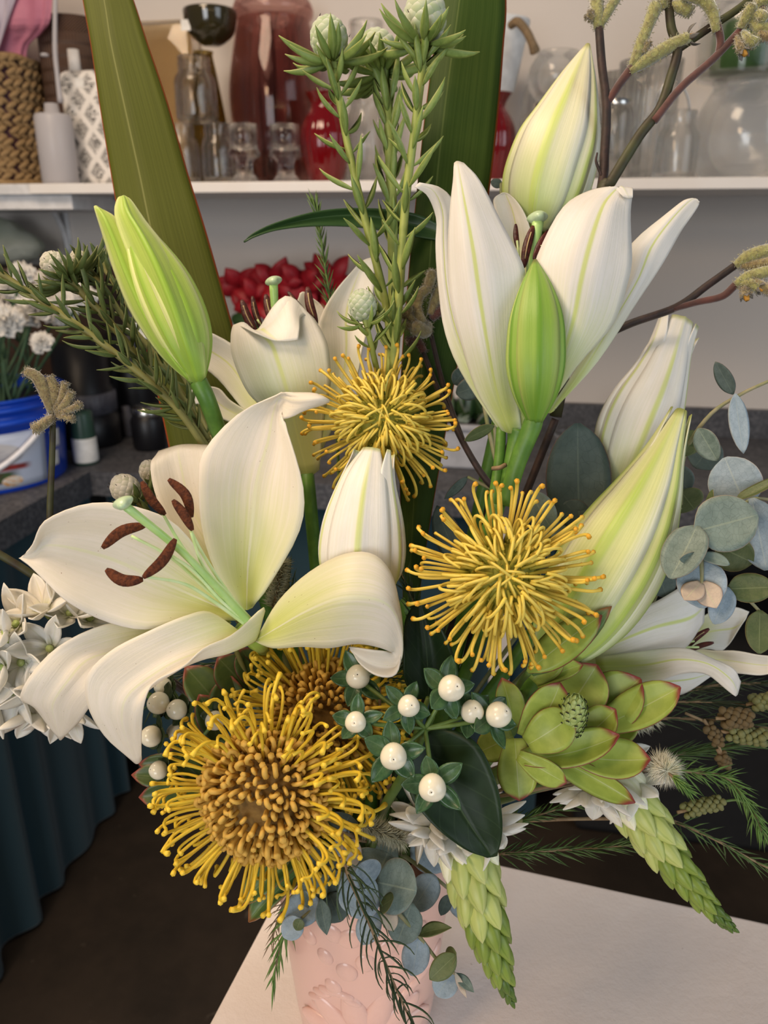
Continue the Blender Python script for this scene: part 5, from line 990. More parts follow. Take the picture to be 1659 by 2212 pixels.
# ------------------------------------------------------------------ needle sprigs (tea tree, bottlebrush)
def needle_geo(B, dr, L, w, bend):
    q = nrm(np.cross(dr, [.3, .5, .8])); s = np.cross(dr, q); vs = []; pts = [B, B+dr*L*.5+bend*.25*L, B+dr*L+bend*L]
    for p, r in zip(pts[:2], (w*.6, w)):
        for k in range(3): a = 2.094*k; vs.append(p+r*(q*math.cos(a)+s*math.sin(a)))
    vs.append(pts[2]); f = [(0, 1, 4, 3), (1, 2, 5, 4), (2, 0, 3, 5), (3, 4, 6), (4, 5, 6), (5, 3, 6)]; return vs, f
def sprig(name, label, path, n, L, w, mat, rad=3.5, seed=0, ang=.7, stem=None, drop=.12, indiv=False, t0=.0, grow=.8, cat='foliage', T=None, root=True):
    rnd = random.Random(seed); ws = [P(*q) for q in path]; d = path[len(path)//2][2]; T = T or Thing(name, label, cat, ws[0])
    tube(T, 'twig', ws, [PX(rad, d), PX(rad*.45, d)], stem or M['twig'], 6, 5*len(ws)); p = cr(ws, 80); fr = frames(p); parts = []
    if indiv: pass
    for i in range(n):
        t = t0+(1-t0)*(i+rnd.random())/n; k = min(79, int(t*79)); th = i*2.4+rnd.uniform(-.4, .4); a, b, tg = fr[k]; e = a*math.cos(th)+b*math.sin(th); an = ang*rnd.uniform(.6, 1.35)*(1-.4*t); dr = nrm(tg*math.cos(an)+e*math.sin(an)); l = PX(L, d)*rnd.uniform(.7, 1.2)*(1+(grow-1)*t)
        bend = nrm(tg-dr*.5)*drop*rnd.uniform(-.3, 1)-ZZ*drop*.5
        if indiv: leaf(T, p[k], p[k]+nrm(dr+bend)*l, PX(w*2.2, d), mat, 'needle', arch=.10, curl=.1, face=nrm(e+tg*.2), th=.02, nt=7, nu=3, name='needle')
        else: parts.append(needle_geo(p[k], dr, l, PX(w, d), bend))
    if not indiv: v, f, _ = join(parts); T.add('needles', v, f, mat, kind='stuff')
    if root: down(T, ws[0], PX(rad, d), stem or M['twig'], name='lower_twig')
    return T
sprig('tea_tree_sprig', 'thin upright needle sprig in front of the red poinsettia', [(720, 690, 600), (712, 640, 600), (700, 560, 600), (688, 480, 600), (682, 445, 600)], 60, 52, 2.2, M['needle'], seed=21, ang=.55, stem=M['greenstem'], grow=.9)
sprig('tea_tree_sprig', 'long drooping needle sprig hanging across the front of the vase', [(738, 1800, 442), (742, 1860, 438), (765, 1920, 436), (800, 2000, 440), (832, 2080, 446), (862, 2150, 452), (905, 2240, 460)], 62, 92, 2.1, M['needle_d'], rad=5, seed=22, ang=.85, t0=.14, grow=1.0, indiv=True)
sprig('tea_tree_sprig', 'short bright green needle sprig hanging beside the vase', [(640, 1930, 492), (622, 1990, 488), (606, 2040, 486), (590, 2120, 484)], 40, 62, 2.6, M['needle_l'], seed=23, ang=.6, grow=.8)
sprig('tea_tree_sprig', 'reddish thin needle twig beside the pink vase', [(630, 1920, 500), (605, 1970, 498), (585, 2040, 496)], 26, 50, 1.6, M['twig'], seed=24, ang=.9)
sprig('bottlebrush_sprig', 'needle sprig stretching level above the table edge', [(1075, 1845, 520), (1180, 1838, 525), (1290, 1832, 530), (1395, 1822, 536)], 80, 66, 2.2, M['needle'], seed=25, ang=.65)
sprig('bottlebrush_sprig', 'needle sprig behind the dark oval leaf with a capsule cluster', [(1070, 1790, 525), (1150, 1765, 530), (1245, 1735, 536)], 60, 60, 2.2, M['needle'], seed=26, ang=.7)
sprig('bottlebrush_sprig', 'sparse grey green needle sprig below the bead spike', [(1440, 1768, 520), (1530, 1806, 522), (1620, 1855, 524), (1720, 1905, 528)], 46, 66, 2.2, M['needle'], rad=4, seed=27, ang=.75, drop=.22)
T = sprig('bottlebrush_sprig', 'curving bright needle sprig carrying a bead spike of green capsules', [(1420, 1660, 515), (1500, 1668, 518), (1570, 1682, 520), (1618, 1740, 522), (1650, 1800, 524), (1700, 1870, 528)], 150, 58, 2.2, M['needle_l'], rad=4, seed=28, ang=.85, drop=.25)
bead = mk('capsule', *uvsphere(8, 6))
def beads(T, a, b, r, n, br, mat, seed=0):
    a = P(*a); b = P(*b); ax = nrm(b-a); fr = frames(np.array([a, b]))[0]; d = 520; tube(T, 'spike_axis', [a-ax*PX(14, d), (a+b)/2, b], PX(4, d), M['twig'], 6); rnd = random.Random(seed)
    for i in range(n):
        t = (i+.5)/n; th = i*2.4; e = fr[0]*math.cos(th)+fr[1]*math.sin(th); c = a+(b-a)*t+e*PX(r, d)*rnd.uniform(.85, 1.05); s = PX(br, d)*rnd.uniform(.85, 1.15); T.put('capsule', bead, mat, c, Quaternion((rnd.random(), rnd.random(), rnd.random(), rnd.random())).normalized(), (s, s, s*1.1))
beads(T, (1476, 1752, 512), (1558, 1732, 516), 12, 46, 6.5, M['capsule'], 1)
tube(T, 'side_twig', [P(1558, 1732, 516), P(1590, 1728, 519), P(1612, 1735, 521)], PX(3, 520), M['greenstem'], 6)
T = sprig('bottlebrush_sprig', 'brown woody sprig with old seed capsules beside the rosette', [(1370, 1560, 525), (1440, 1552, 528), (1540, 1556, 530), (1620, 1566, 530), (1700, 1580, 530)], 50, 70, 2.0, M['needle_d'], rad=4, seed=29, ang=.5)
beads(T, (1560, 1552, 522), (1622, 1552, 522), 17, 40, 8, M['capsule_b'], 2); beads(T, (1570, 1582, 524), (1655, 1595, 524), 14, 40, 8, M['capsule'], 3)
tube(T, 'side_twig', [P(1480, 1540, 524), P(1530, 1566, 524), P(1556, 1620, 526), P(1570, 1660, 528)], PX(3, 520), M['twig'], 6)
for a, b in (((1528, 1566, 523), (1556, 1606, 523)), ((1556, 1630, 526), (1570, 1655, 526))): beads(T, a, b, 10, 20, 7, M['capsule_b'], 4)
T = sprig('bottlebrush_sprig', 'upper dark needle sprig passing under the lily with green capsules', [(1330, 1540, 551), (1440, 1520, 551), (1540, 1516, 551), (1640, 1528, 548), (1720, 1536, 546)], 110, 72, 2.0, M['needle_d'], rad=4, seed=30, ang=.5)
beads(T, (1625, 1520, 544), (1690, 1510, 542), 14, 36, 8, M['capsule'], 5)
sprig('bottlebrush_sprig', 'fine brown twig sprig just under the side facing lily', [(1440, 1500, 579), (1540, 1482, 574), (1640, 1476, 572), (1720, 1478, 570)], 70, 60, 1.8, M['needle_d'], rad=5, seed=31, ang=.5)
sprig('bottlebrush_sprig', 'dark green needle sprig running level behind the capsules', [(1400, 1640, 558), (1480, 1626, 558), (1580, 1612, 558), (1720, 1600, 558)], 90, 84, 2.0, M['needle'], rad=4, seed=32, ang=.4)
sprig('bottlebrush_sprig', 'short needle tuft beside the white brush flower', [(1440, 1667, 467), (1458, 1682, 463), (1486, 1706, 460)], 50, 36, 2.2, M['needle_l'], seed=33, ang=.7, root=False, t0=.3)
T = Thing('capsule_twig', 'small cluster of green capsules beside the dark oval leaf', 'seed capsules', P(1060, 1780, 520)); beads(T, (1085, 1772, 505), (1118, 1774, 508), 14, 26, 7, M['capsule'], 7); down(T, P(1070, 1776, 508), PX(3, 500), M['twig'])
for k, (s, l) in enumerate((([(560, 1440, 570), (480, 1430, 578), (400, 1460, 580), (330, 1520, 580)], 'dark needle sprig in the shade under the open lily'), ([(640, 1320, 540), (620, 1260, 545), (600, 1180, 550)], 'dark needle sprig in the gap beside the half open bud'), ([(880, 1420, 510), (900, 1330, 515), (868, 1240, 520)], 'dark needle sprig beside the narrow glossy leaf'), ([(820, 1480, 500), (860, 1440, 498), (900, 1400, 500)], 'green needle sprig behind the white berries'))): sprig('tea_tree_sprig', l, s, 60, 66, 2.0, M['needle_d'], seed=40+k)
# ------------------------------------------------------------------ brush flowers
def brush(label, axis, L, n, mat, seed, w=.9, tipball=True, amin=.9, amax=1.6):
    rnd = random.Random(seed); p = cr([P(*q) for q in axis], 30); fr = frames(p); d = axis[0][2]; parts = []; T = Thing('brush_flower', label, 'flower', p[0])
    for i in range(n):
        k = rnd.randrange(30); a, b, tg = fr[k]; th = rnd.uniform(0, 6.283); e = a*math.cos(th)+b*math.sin(th); an = rnd.uniform(amin, amax); dr = nrm(tg*math.cos(an)+e*math.sin(an)); l = PX(L, d)*rnd.uniform(.7, 1.1); parts.append(needle_geo(p[k], dr, l, PX(w, d), nrm(np.array([rnd.uniform(-1, 1) for _ in range(3)]))*.14))
    v, f, _ = join(parts); T.add('stamens', v, f, mat, kind='stuff'); tube(T, 'axis', p[::6], PX(4, d), M['twig'], 6); down(T, p[0], PX(4, d), M['twig'], name='twig'); return T
brush('fluffy white brush flower beside the lower rosette bracts', [(1420, 1650, 478), (1442, 1666, 466)], 42, 700, M['brush'], 1)
brush('white brush flower half hidden behind the rosette bracts', [(1370, 1565, 515), (1412, 1550, 512)], 30, 400, M['brush'], 2)
brush('creamy grey brush flower between pincushion and star flower spike', [(784, 1782, 472), (828, 1798, 472), (866, 1813, 474)], 34, 900, M['brush_g'], 3)
brush('creamy brush flower tip behind the dark oval leaf', [(880, 1760, 516), (900, 1742, 514)], 26, 300, M['brush_g'], 4)
brush('grey woolly brush flower in the gap under the half open bud', [(590, 1310, 505), (602, 1260, 502), (608, 1215, 500)], 30, 800, M['brush_g'], 5)
# ------------------------------------------------------------------ leucadendron rosette
T = Thing('leucadendron_rosette', 'lime green rosette of red edged bracts around a small cone', 'leucadendron', P(1150, 1620, 490)); B = M['bract']
for (b, e, w, d0, d1, ro, ar) in (((1210, 1560), (1290, 1436), 120, 492, 492, 0, -.05), ((1160, 1480), (1260, 1436), 46, 488, 484, 20, .12), ((1240, 1575), (1384, 1466), 128, 494, 494, 8, -.12), ((1290, 1572), (1470, 1484), 92, 488, 486, 10, -.10), ((1300, 1620), (1376, 1543), 62, 498, 500, 0, .05), ((1110, 1572), (1084, 1464), 64, 500, 494, -12, .1), ((1108, 1590), (1028, 1628), 72, 492, 486, 0, .1), ((1235, 1612), (1330, 1532), 84, 478, 474, 14, -.12), ((1135, 1592), (1210, 1474), 112, 470, 466, -24, .16), ((1140, 1608), (1240, 1543), 96, 464, 460, -6, .16), ((1235, 1630), (1405, 1640), 96, 474, 466, 20, -.12), ((1130, 1640), (1338, 1588), 84, 468, 460, 22, -.14), ((1170, 1625), (1372, 1734), 62, 476, 470, -18, -.08), ((1112, 1595), (1122, 1730), 88, 478, 470, 0, .06), ((1120, 1630), (1224, 1692), 56, 468, 462, -10, .08), ((1150, 1470), (1210, 1400), 70, 488, 484, 0, .05)):
    lpx(T, b, e, w, B, d0, d1, shape='bract', roll=ro, arch=ar, fold=.10, name='bract', nt=14, nu=9, th=.014)
c = P(1232, 1552, 464); ax = nrm(P(1250, 1490, 450)-P(1212, 1610, 470)); fr = frames(np.array([c, c+ax]))[0]; sv = uvsphere(18, 14); Rc, Hc = PX(33, 474), PX(64, 474)
oc = T.add('cone', [c+Rc*.92*(fr[0]*v[0]+fr[1]*v[1])+ax*Hc*.95*v[2] for v in sv[0]], sv[1], M['cone_g'], sv[2]); cs = leafmesh('round', .10, -.1, -.05, 6, 5, .05)
for i in range(84):
    z = -.8+1.78*(i+.5)/84; s = math.sqrt(max(0, 1-z*z)); th = i*2.39996; e = fr[0]*math.cos(th)+fr[1]*math.sin(th); p = c+Rc*e*s*.9+ax*Hc*z*.92; nr = nrm(e*s/Rc+ax*z/Hc); y = nrm(ax-nr*np.dot(ax, nr)+nr*.25); x = nrm(np.cross(y, nr)); L = Rc*.46
    T.put('cone_scale', cs, M['cone_g'], p-y*L*.3, quat(x, y, np.cross(x, y)), (L*1.05*(.5+.5*s), L, L), oc)
    if z < .75: q = p+y*L*.62+nr*L*.14; b = tube_data([q-x*L*.22, q+y*L*.06, q+x*L*.22], L*.09, 4, 4); T.add('scale_edge', b[0], b[1], M['cone_d'], b[2], oc)
down(T, P(1150, 1630, 486), .005, M['greenstem'])
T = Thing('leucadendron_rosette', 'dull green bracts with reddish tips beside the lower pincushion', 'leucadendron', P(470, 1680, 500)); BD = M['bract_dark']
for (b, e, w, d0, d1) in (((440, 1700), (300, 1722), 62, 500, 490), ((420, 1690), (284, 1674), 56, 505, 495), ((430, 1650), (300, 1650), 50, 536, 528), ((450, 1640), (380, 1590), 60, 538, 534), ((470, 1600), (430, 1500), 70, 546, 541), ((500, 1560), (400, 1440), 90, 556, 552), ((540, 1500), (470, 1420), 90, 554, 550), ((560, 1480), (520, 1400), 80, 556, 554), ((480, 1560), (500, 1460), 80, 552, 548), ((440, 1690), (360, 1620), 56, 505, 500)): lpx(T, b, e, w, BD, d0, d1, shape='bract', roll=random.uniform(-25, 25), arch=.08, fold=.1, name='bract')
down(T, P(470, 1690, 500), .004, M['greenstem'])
T = Thing('pincushion_foliage', 'green strap leaves fanning out under the lower pincushion over the vase', 'foliage', P(670, 1880, 485)); GL = leaf_mat('pincushion_leaf', (.075, .14, .035), (.12, .20, .055), (.22, .30, .12), edge=(.30, .20, .08), edgew=.93, redtip=(.30, .12, .04), rough=.42)
for (b, e, w, d0, d1) in (((660, 1840), (520, 1955), 62, 494, 480), ((670, 1870), (538, 1992), 56, 492, 482), ((700, 1870), (610, 1995), 40, 488, 480), ((740, 1840), (680, 1990), 60, 500, 492), ((650, 1780), (560, 1900), 60, 499, 490), ((710, 1830), (690, 1930), 50, 496, 488)): lpx(T, b, e, w, GL, d0, d1, shape='bract', roll=random.uniform(-25, 10), arch=.12, fold=.14, name='leaf')
down(T, P(675, 1860, 484), .004, M['greenstem'])
# leaves of the lily stalks
T = Thing('lily_leaf', 'broad light green leaf below the looped pincushion and big bud', 'leaf', P(1142, 1452, 464)); lpx(T, (1140, 1452), (1300, 1330), 84, B, 462, 464, shape='oval', roll=15, arch=.06, name='blade'); lpx(T, (1150, 1458), (1320, 1310), 60, GL, 468, 470, shape='oval', roll=-10, arch=.06, name='blade'); stemto(T, [(1144, 1450, 465), (1122, 1478, 512), (1080, 1560, 536)], PX(7, 500), M['greenstem'])
# ------------------------------------------------------------------ dark glossy leaves
T = Thing('glossy_leaf', 'large dark glossy oval leaf behind the lowest white berry', 'leaf', P(916, 1586, 456)); petal(T, [(458, 0, 912, 1588, 917, 1584, 922, 1580), (452, 6, 886, 1650, 930, 1630, 972, 1576), (446, 8, 886, 1715, 960, 1680, 1032, 1608), (442, 8, 918, 1762, 990, 1740, 1072, 1690), (440, 7, 960, 1803, 1022, 1792, 1084, 1760), (442, 4, 1010, 1838, 1048, 1828, 1084, 1808), (444, 0, 1052, 1852, 1062, 1852, 1074, 1848)], M['darkleaf'], name='blade', pleat=.0008, nv=22); tube(T, 'leaf_stalk', [P(918, 1590, 458), P(905, 1565, 462), P(918, 1577, 464)], PX(5, 450), M['greenstem']); down(T, P(916, 1584, 462), PX(6, 460), M['greenstem'])
T = Thing('glossy_leaf', 'narrow dark glossy leaf pointing up between lily petal and pincushion', 'leaf', P(925, 1500, 475)); petal(T, [(486, 0, 900, 1510, 925, 1510, 950, 1510), (480, 6, 874, 1470, 925, 1465, 986, 1452), (476, 8, 872, 1400, 920, 1392, 978, 1410), (476, 6, 876, 1340, 912, 1340, 948, 1345), (480, 0, 896, 1302, 906, 1298, 916, 1304)], M['darkleaf'], name='blade', pleat=.0008); down(T, P(925, 1508, 476), PX(6, 470), M['greenstem'])
T = Thing('glossy_leaf', 'dark glossy leaf deep behind the berries by the stem joint', 'leaf', P(900, 1640, 480)); lpx(T, (905, 1600), (870, 1740), 90, M['darkleaf'], 500, 494, shape='oval', roll=15, arch=.06, name='blade'); down(T, P(904, 1610, 500), .0015, M['greenstem'])
# ------------------------------------------------------------------ white berries
bs = uvsphere(26, 18); bv = bs[0].copy()
for i in range(len(bv)):
    x, y, z = bv[i]; a = math.atan2(y, x); k = 1+.05*math.cos(3*a)*(.4+.6*abs(z))-.12*max(0, z)**3; bv[i] = (x*k, y*k, z*1.04-.10*math.exp(-(x*x+y*y)/.02)*(z > 0))
BERRY = mk('berry', bv, bs[1], bs[2]); dotm = mk('dot', *lathe_data([(.035, 0), (.06, .03), (.03, .07), (.001, .12)], 6))
def berry(T, x, y, r, d, dx, dy, smat, seed, n=5, sl=2.45, rot=0.0):
    R = PX(r, d); c = P(x, y, d); ax = nrm(RT*dx/r-UP*dy/r-FW*math.sqrt(max(.1, 1-(dx*dx+dy*dy)/r/r))); fr = frames(np.array([c, c+ax]), UP)[0]; q = quat(fr[0], fr[1], ax); rnd = random.Random(seed)
    T.put('berry', BERRY, M['berry'], c, q, (R, R, R)); T.put('berry_tip', dotm, M['mark'], c+ax*R*.90, q, (R*1.5, R*1.5, R))
    for k in range(n):
        a = rot+2*math.pi*k/n+rnd.uniform(-.2, .2); e = fr[0]*math.cos(a)+fr[1]*math.sin(a); B0 = c-ax*R*.86+e*R*.12; E0 = c+e*R*sl*rnd.uniform(.85, 1.12)-ax*R*rnd.uniform(.35, .75); leaf(T, B0, E0, R*rnd.uniform(1.4, 1.75), smat, 'sepal', arch=-.10, fold=.1, face=ax, name='sepal', nt=9, nu=7)
    return c-ax*R*.9
T = Thing('berry_stem', 'branching stem of glossy white berries in green sepals beside the dark leaf', 'berries', P(918, 1577, 462)); J = P(918, 1574, 450)
for i, (x, y, r, d, dx, dy, ro) in enumerate(((773, 1462, 26, 468, 0, -10, .3), (768, 1560, 23, 436, -2, -4, .1), (883, 1525, 24, 440, 6, -7, .6), (975, 1487, 29, 442, 11, -10, .9), (1020, 1537, 25, 450, 5, -13, .2), (1077, 1544, 28, 448, 15, -13, .5), (850, 1634, 29, 430, 0, -2, .0), (934, 1702, 30, 428, -4, 0, .3))):
    b = berry(T, x, y, r, d, dx, dy, M['sepal'], i, rot=ro); tube(T, 'stalk', [b, (b+J)/2-FW*.002, J], PX(5, 450), M['greenstem'], 7)
tube(T, 'stem', [J, P(880, 1660, 470), P(828, 1748, 490), P(800, 1830, 514)], [PX(9, 470), PX(13, 480)], M['greenstem'], 8); down(T, P(801, 1827, 511), PX(12, 490), M['greenstem'], name='lower_stem')
for (b, e, w) in (((918, 1577), (950, 1565), 14), ((918, 1577), (940, 1548), 12)): lpx(T, b, e, w, M['needle_l'], 458, shape='lance', name='leaf')
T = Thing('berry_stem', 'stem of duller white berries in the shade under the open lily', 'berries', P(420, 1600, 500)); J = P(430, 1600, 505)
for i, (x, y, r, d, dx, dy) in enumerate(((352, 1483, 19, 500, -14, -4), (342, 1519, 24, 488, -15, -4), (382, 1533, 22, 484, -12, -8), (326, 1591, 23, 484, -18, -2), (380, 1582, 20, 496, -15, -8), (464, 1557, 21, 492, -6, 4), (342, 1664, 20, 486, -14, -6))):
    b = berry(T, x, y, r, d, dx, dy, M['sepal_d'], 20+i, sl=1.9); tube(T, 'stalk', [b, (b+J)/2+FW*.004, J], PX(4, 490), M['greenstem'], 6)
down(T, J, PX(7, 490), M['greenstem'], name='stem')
# ------------------------------------------------------------------ eucalyptus
def euc(label, leaves, stems, base):
    T = Thing('eucalyptus_stem', label, 'eucalyptus', P(*base))
    for s in stems: tube(T, 'stem', [P(*q) for q in s], [PX(5, s[0][2]), PX(3.4, s[-1][2])], M['euc_stem'], 7)
    for L in leaves:
        b, e, w, m, d0, d1 = L[:6]; ro = L[6] if len(L) > 6 else random.uniform(-25, 25); sh = L[7] if len(L) > 7 else 'round'
        lpx(T, b, e, w, M[m], d0, d1, shape=sh, roll=ro, arch=random.uniform(-.06, .08), fold=random.uniform(0, .08), nt=14, nu=9, th=.012)
    down(T, P(*base), PX(5, base[2]), M['euc_stem'], name='lower_stem'); return T
euc('eucalyptus stem with round grey green leaves around the side facing lily', [
 ((1500, 1148), (1637, 1112), 126, 'euc', 466, 460, 4), ((1506, 1136), (1448, 1250), 92, 'euc', 466, 456, -18), ((1612, 1092), (1566, 988), 112, 'euc_blue', 490, 492, 10), ((1624, 1076), (1656, 1232), 92, 'euc_blue', 482, 476, 0), ((1548, 1180), (1626, 1216), 84, 'euc_green', 484, 480, -20), ((1512, 1200), (1576, 1220), 34, 'euc', 462, 456, 40), ((1512, 1200), (1468, 1208), 26, 'euc', 462, 456, 30), ((1515, 1210), (1516, 1314), 104, 'euc_blue', 466, 458, 0), ((1516, 1258), (1548, 1314), 60, 'euc_pink', 458, 450, 10, 'tepal'), ((1514, 1258), (1478, 1296), 52, 'euc_pink', 458, 450, -15, 'tepal'), ((1572, 1268), (1542, 1348), 56, 'euc_blue', 466, 460, 12), ((1572, 1272), (1672, 1268), 66, 'euc_green', 468, 462, 6), ((1642, 1318), (1640, 1412), 60, 'euc_green', 470, 464, 12), ((1490, 1060), (1440, 1010), 66, 'euc_dark', 562, 562, 0), ((1500, 1100), (1470, 1060), 70, 'euc_green', 558, 558, 0), ((1520, 1130), (1540, 1058), 34, 'euc_green', 478, 470, 60), ((1400, 1250), (1348, 1336), 64, 'euc_blue', 548, 550, 8), ((1420, 1230), (1440, 1290), 60, 'euc_dark', 552, 550, 0), ((1590, 1080), (1690, 1030), 34, 'euc_green', 476, 468, 50), ((1500, 1010), (1546, 950), 80, 'euc_dark', 560, 562, 0)],
 [[(1376, 1440, 610), (1400, 1330, 610), (1440, 1240, 556), (1490, 1205, 482), (1512, 1200, 466), (1498, 1142, 470)], [(1515, 1205, 462), (1516, 1240, 460), (1516, 1262, 458)], [(1512, 1204, 470), (1560, 1262, 474), (1610, 1290, 472), (1650, 1330, 472)], [(1512, 1200, 468), (1580, 1120, 480), (1625, 1078, 484), (1690, 1085, 486)]], (1374, 1448, 610))
euc('thin eucalyptus twig with slender folded leaves against the wall', [((1584, 852), (1545, 781), 36, 'euc_dark', 508, 506, 10, 'oval'), ((1588, 850), (1606, 980), 44, 'euc_blue', 506, 500, 20, 'oval'), ((1508, 925), (1550, 996), 54, 'euc', 508, 504, -20, 'oval'), ((1500, 930), (1478, 985), 50, 'euc_green', 530, 528, 0)], [[(1470, 1090, 545), (1478, 985, 534), (1530, 900, 512), (1600, 852, 508), (1680, 815, 504)]], (1470, 1095, 546))
euc('eucalyptus stem with one large slate oval leaf behind the big bud', [((1252, 1150), (1248, 914), 142, 'euc_dark', 536, 540, -6, 'round'), ((1190, 1140), (1146, 1062), 64, 'euc', 505, 505, 10), ((1262, 1130), (1220, 1085), 60, 'euc_dark', 540, 540, 0), ((1000, 1225), (944, 1092), 66, 'euc_dark', 525, 528, 20, 'oval'), ((1180, 1180), (1230, 1130), 60, 'euc', 540, 538, 10)], [[(1185, 1270, 552), (1236, 1200, 550), (1252, 1148, 540)], [(1185, 1270, 552), (1100, 1240, 540), (1000, 1224, 526)], [(1185, 1270, 552), (1186, 1200, 530), (1188, 1140, 506)]], (1170, 1300, 552))
euc('eucalyptus tip with thin olive leaves beside the lily stalk', [((1068, 920), (1003, 952), 30, 'euc_green', 535, 530, 30, 'oval'), ((1040, 830), (985, 850), 50, 'euc_dark', 560, 560, 10), ((1005, 800), (980, 830), 40, 'euc_dark', 560, 560, 20), ((1085, 400), (1060, 392), 20, 'euc_dark', 590, 590, 0), ((1010, 1030), (960, 1078), 22, 'euc_dark', 540, 536, 20, 'oval')], [[(1070, 1120, 540), (1072, 1000, 540), (1068, 918, 536)], [(1070, 1060, 540), (1010, 1030, 540)], [(1072, 1000, 542), (1050, 900, 552), (1042, 826, 560), (1062, 760, 572), (1085, 600, 584), (1082, 395, 590)]], (1070, 1125, 540))
euc('blue green eucalyptus stem with big round leaves at the vase mouth', [
 ((812, 1905), (900, 1925), 116, 'euc', 462, 456, 0), ((812, 1905), (735, 1955), 110, 'euc_blue', 458, 450, 10), ((812, 1900), (838, 1842), 130, 'euc', 470, 472, 0), ((808, 1904), (776, 1866), 70, 'euc_blue', 456, 452, 0), ((820, 1960), (850, 1940), 54, 'euc_green', 452, 448, 55), ((812, 1965), (782, 2040), 56, 'euc_blue', 460, 456, -10), ((830, 1960), (850, 2010), 40, 'euc_pink', 456, 452, 20), ((940, 1890), (890, 1968), 66, 'euc_blue', 492, 486, 10), ((900, 1800), (960, 1880), 90, 'euc_blue', 528, 526, 5), ((790, 1840), (860, 1860), 90, 'euc', 510, 510, 0), ((890, 1950), (858, 2038), 78, 'euc', 472, 470, 0), ((902, 2020), (976, 2004), 36, 'euc_green', 468, 462, 35, 'lance'), ((905, 2025), (890, 2108), 62, 'euc_blue', 470, 466, 0), ((962, 2072), (986, 2060), 40, 'euc_green', 466, 462, 30), ((985, 2062), (928, 2116), 48, 'euc_green', 462, 458, 0, 'oval'), ((978, 2098), (944, 2152), 58, 'euc_blue', 468, 464, 0), ((982, 2100), (1008, 2156), 16, 'euc_pink', 464, 460, 20, 'lance'), ((984, 2102), (1024, 2144), 26, 'euc', 466, 460, 20, 'lance'), ((972, 1932), (952, 1978), 30, 'euc_dark', 500, 498, 20, 'oval'), ((978, 1922), (1006, 1984), 48, 'euc_blue', 506, 504, 0)],
 [[(800, 1840, 480), (812, 1905, 466), (850, 1960, 468), (905, 2022, 470), (950, 2080, 468), (984, 2104, 466)], [(860, 1840, 524), (930, 1888, 506), (978, 1928, 504)]], (800, 1838, 482))
euc('small eucalyptus tip with grey leaves beside the lower pincushion', [((690, 1945), (616, 1982), 72, 'euc_blue', 466, 458, 0), ((700, 1935), (650, 1908), 74, 'euc', 470, 468, 0), ((692, 1942), (706, 2020), 40, 'euc', 464, 460, 20, 'lance'), ((650, 1985), (612, 2025), 50, 'euc_blue', 456, 452, 0), ((650, 1985), (640, 2010), 26, 'euc_green', 452, 450, 0), ((710, 1930), (738, 1990), 70, 'euc_dark', 476, 474, 0), ((715, 1880), (735, 1950), 74, 'euc_dark', 478, 478, 0), ((738, 1815), (768, 1870), 60, 'euc_pink', 470, 468, 0), ((735, 1800), (756, 1760), 80, 'euc_dark', 480, 480, 0), ((740, 1808), (748, 1786), 22, 'euc_blue', 462, 458, 0), ((742, 1812), (752, 1838), 18, 'euc_blue', 462, 458, 0), ((735, 1812), (724, 1850), 26, 'euc_blue', 466, 464, 0), ((710, 1830), (690, 1880), 80, 'euc_dark', 482, 482, 0)], [[(740, 1800, 478), (716, 1870, 474), (692, 1942, 468), (652, 1984, 460)]], (742, 1798, 480))
# ------------------------------------------------------------------ star of bethlehem spikes
op = [(.03, 0), (.13, .08), (.215, .25), (.235, .45), (.19, .68), (.10, .88), (.02, .98), (.002, 1)]; ov, of, ou = lathe_data(op, 12, 3, .06); SPB = mk('spike_bud', ov, of, ou); SPB2 = None
def spike(label, axis, hw, n, stars, seed, skip=0.0, stalk=True):
    rnd = random.Random(seed); ws = [P(*q) for q in axis]; p = cr(ws, 60); fr = frames(p); d = axis[0][2]; T = Thing('star_flower_spike', label, 'flower spike', ws[0]); tube(T, 'stem', ws, [PX(hw[0]*.30, d), PX(2, d)], M['greenstem'], 8)
    for i in range(n):
        t = skip+(1-skip)*((i+.3)/n)**.92; k = min(59, int(t*59)); a, b, tg = fr[k]; th = i*2.39996; e = a*math.cos(th)+b*math.sin(th); h = PX(np.interp(t, np.linspace(0, 1, len(hw)), hw), d); mat = M['orn_b0'] if t < .22 else M['orn_b1'] if t < .48 else M['orn_b2'] if t < .8 else M['orn_b3']
        sp = .40-.12*t; dr = nrm(tg*math.cos(sp)+e*math.sin(sp)); L = h*(1.35+.15*t)+PX(14, d); x = nrm(np.cross(dr, e)); wv = L*(1.14-.14*t)
        T.put('bud', SPB, mat, p[k]+e*h*.34-tg*L*.35, quat(x, np.cross(dr, x), dr), (wv, wv*.9, L))
    for (x, y, dd, ax, L, m) in stars: star(T, x, y, dd, ax, L, rnd, m)
    if stalk: down(T, ws[0], PX(hw[0]*.25, d), M['greenstem'])
    return T
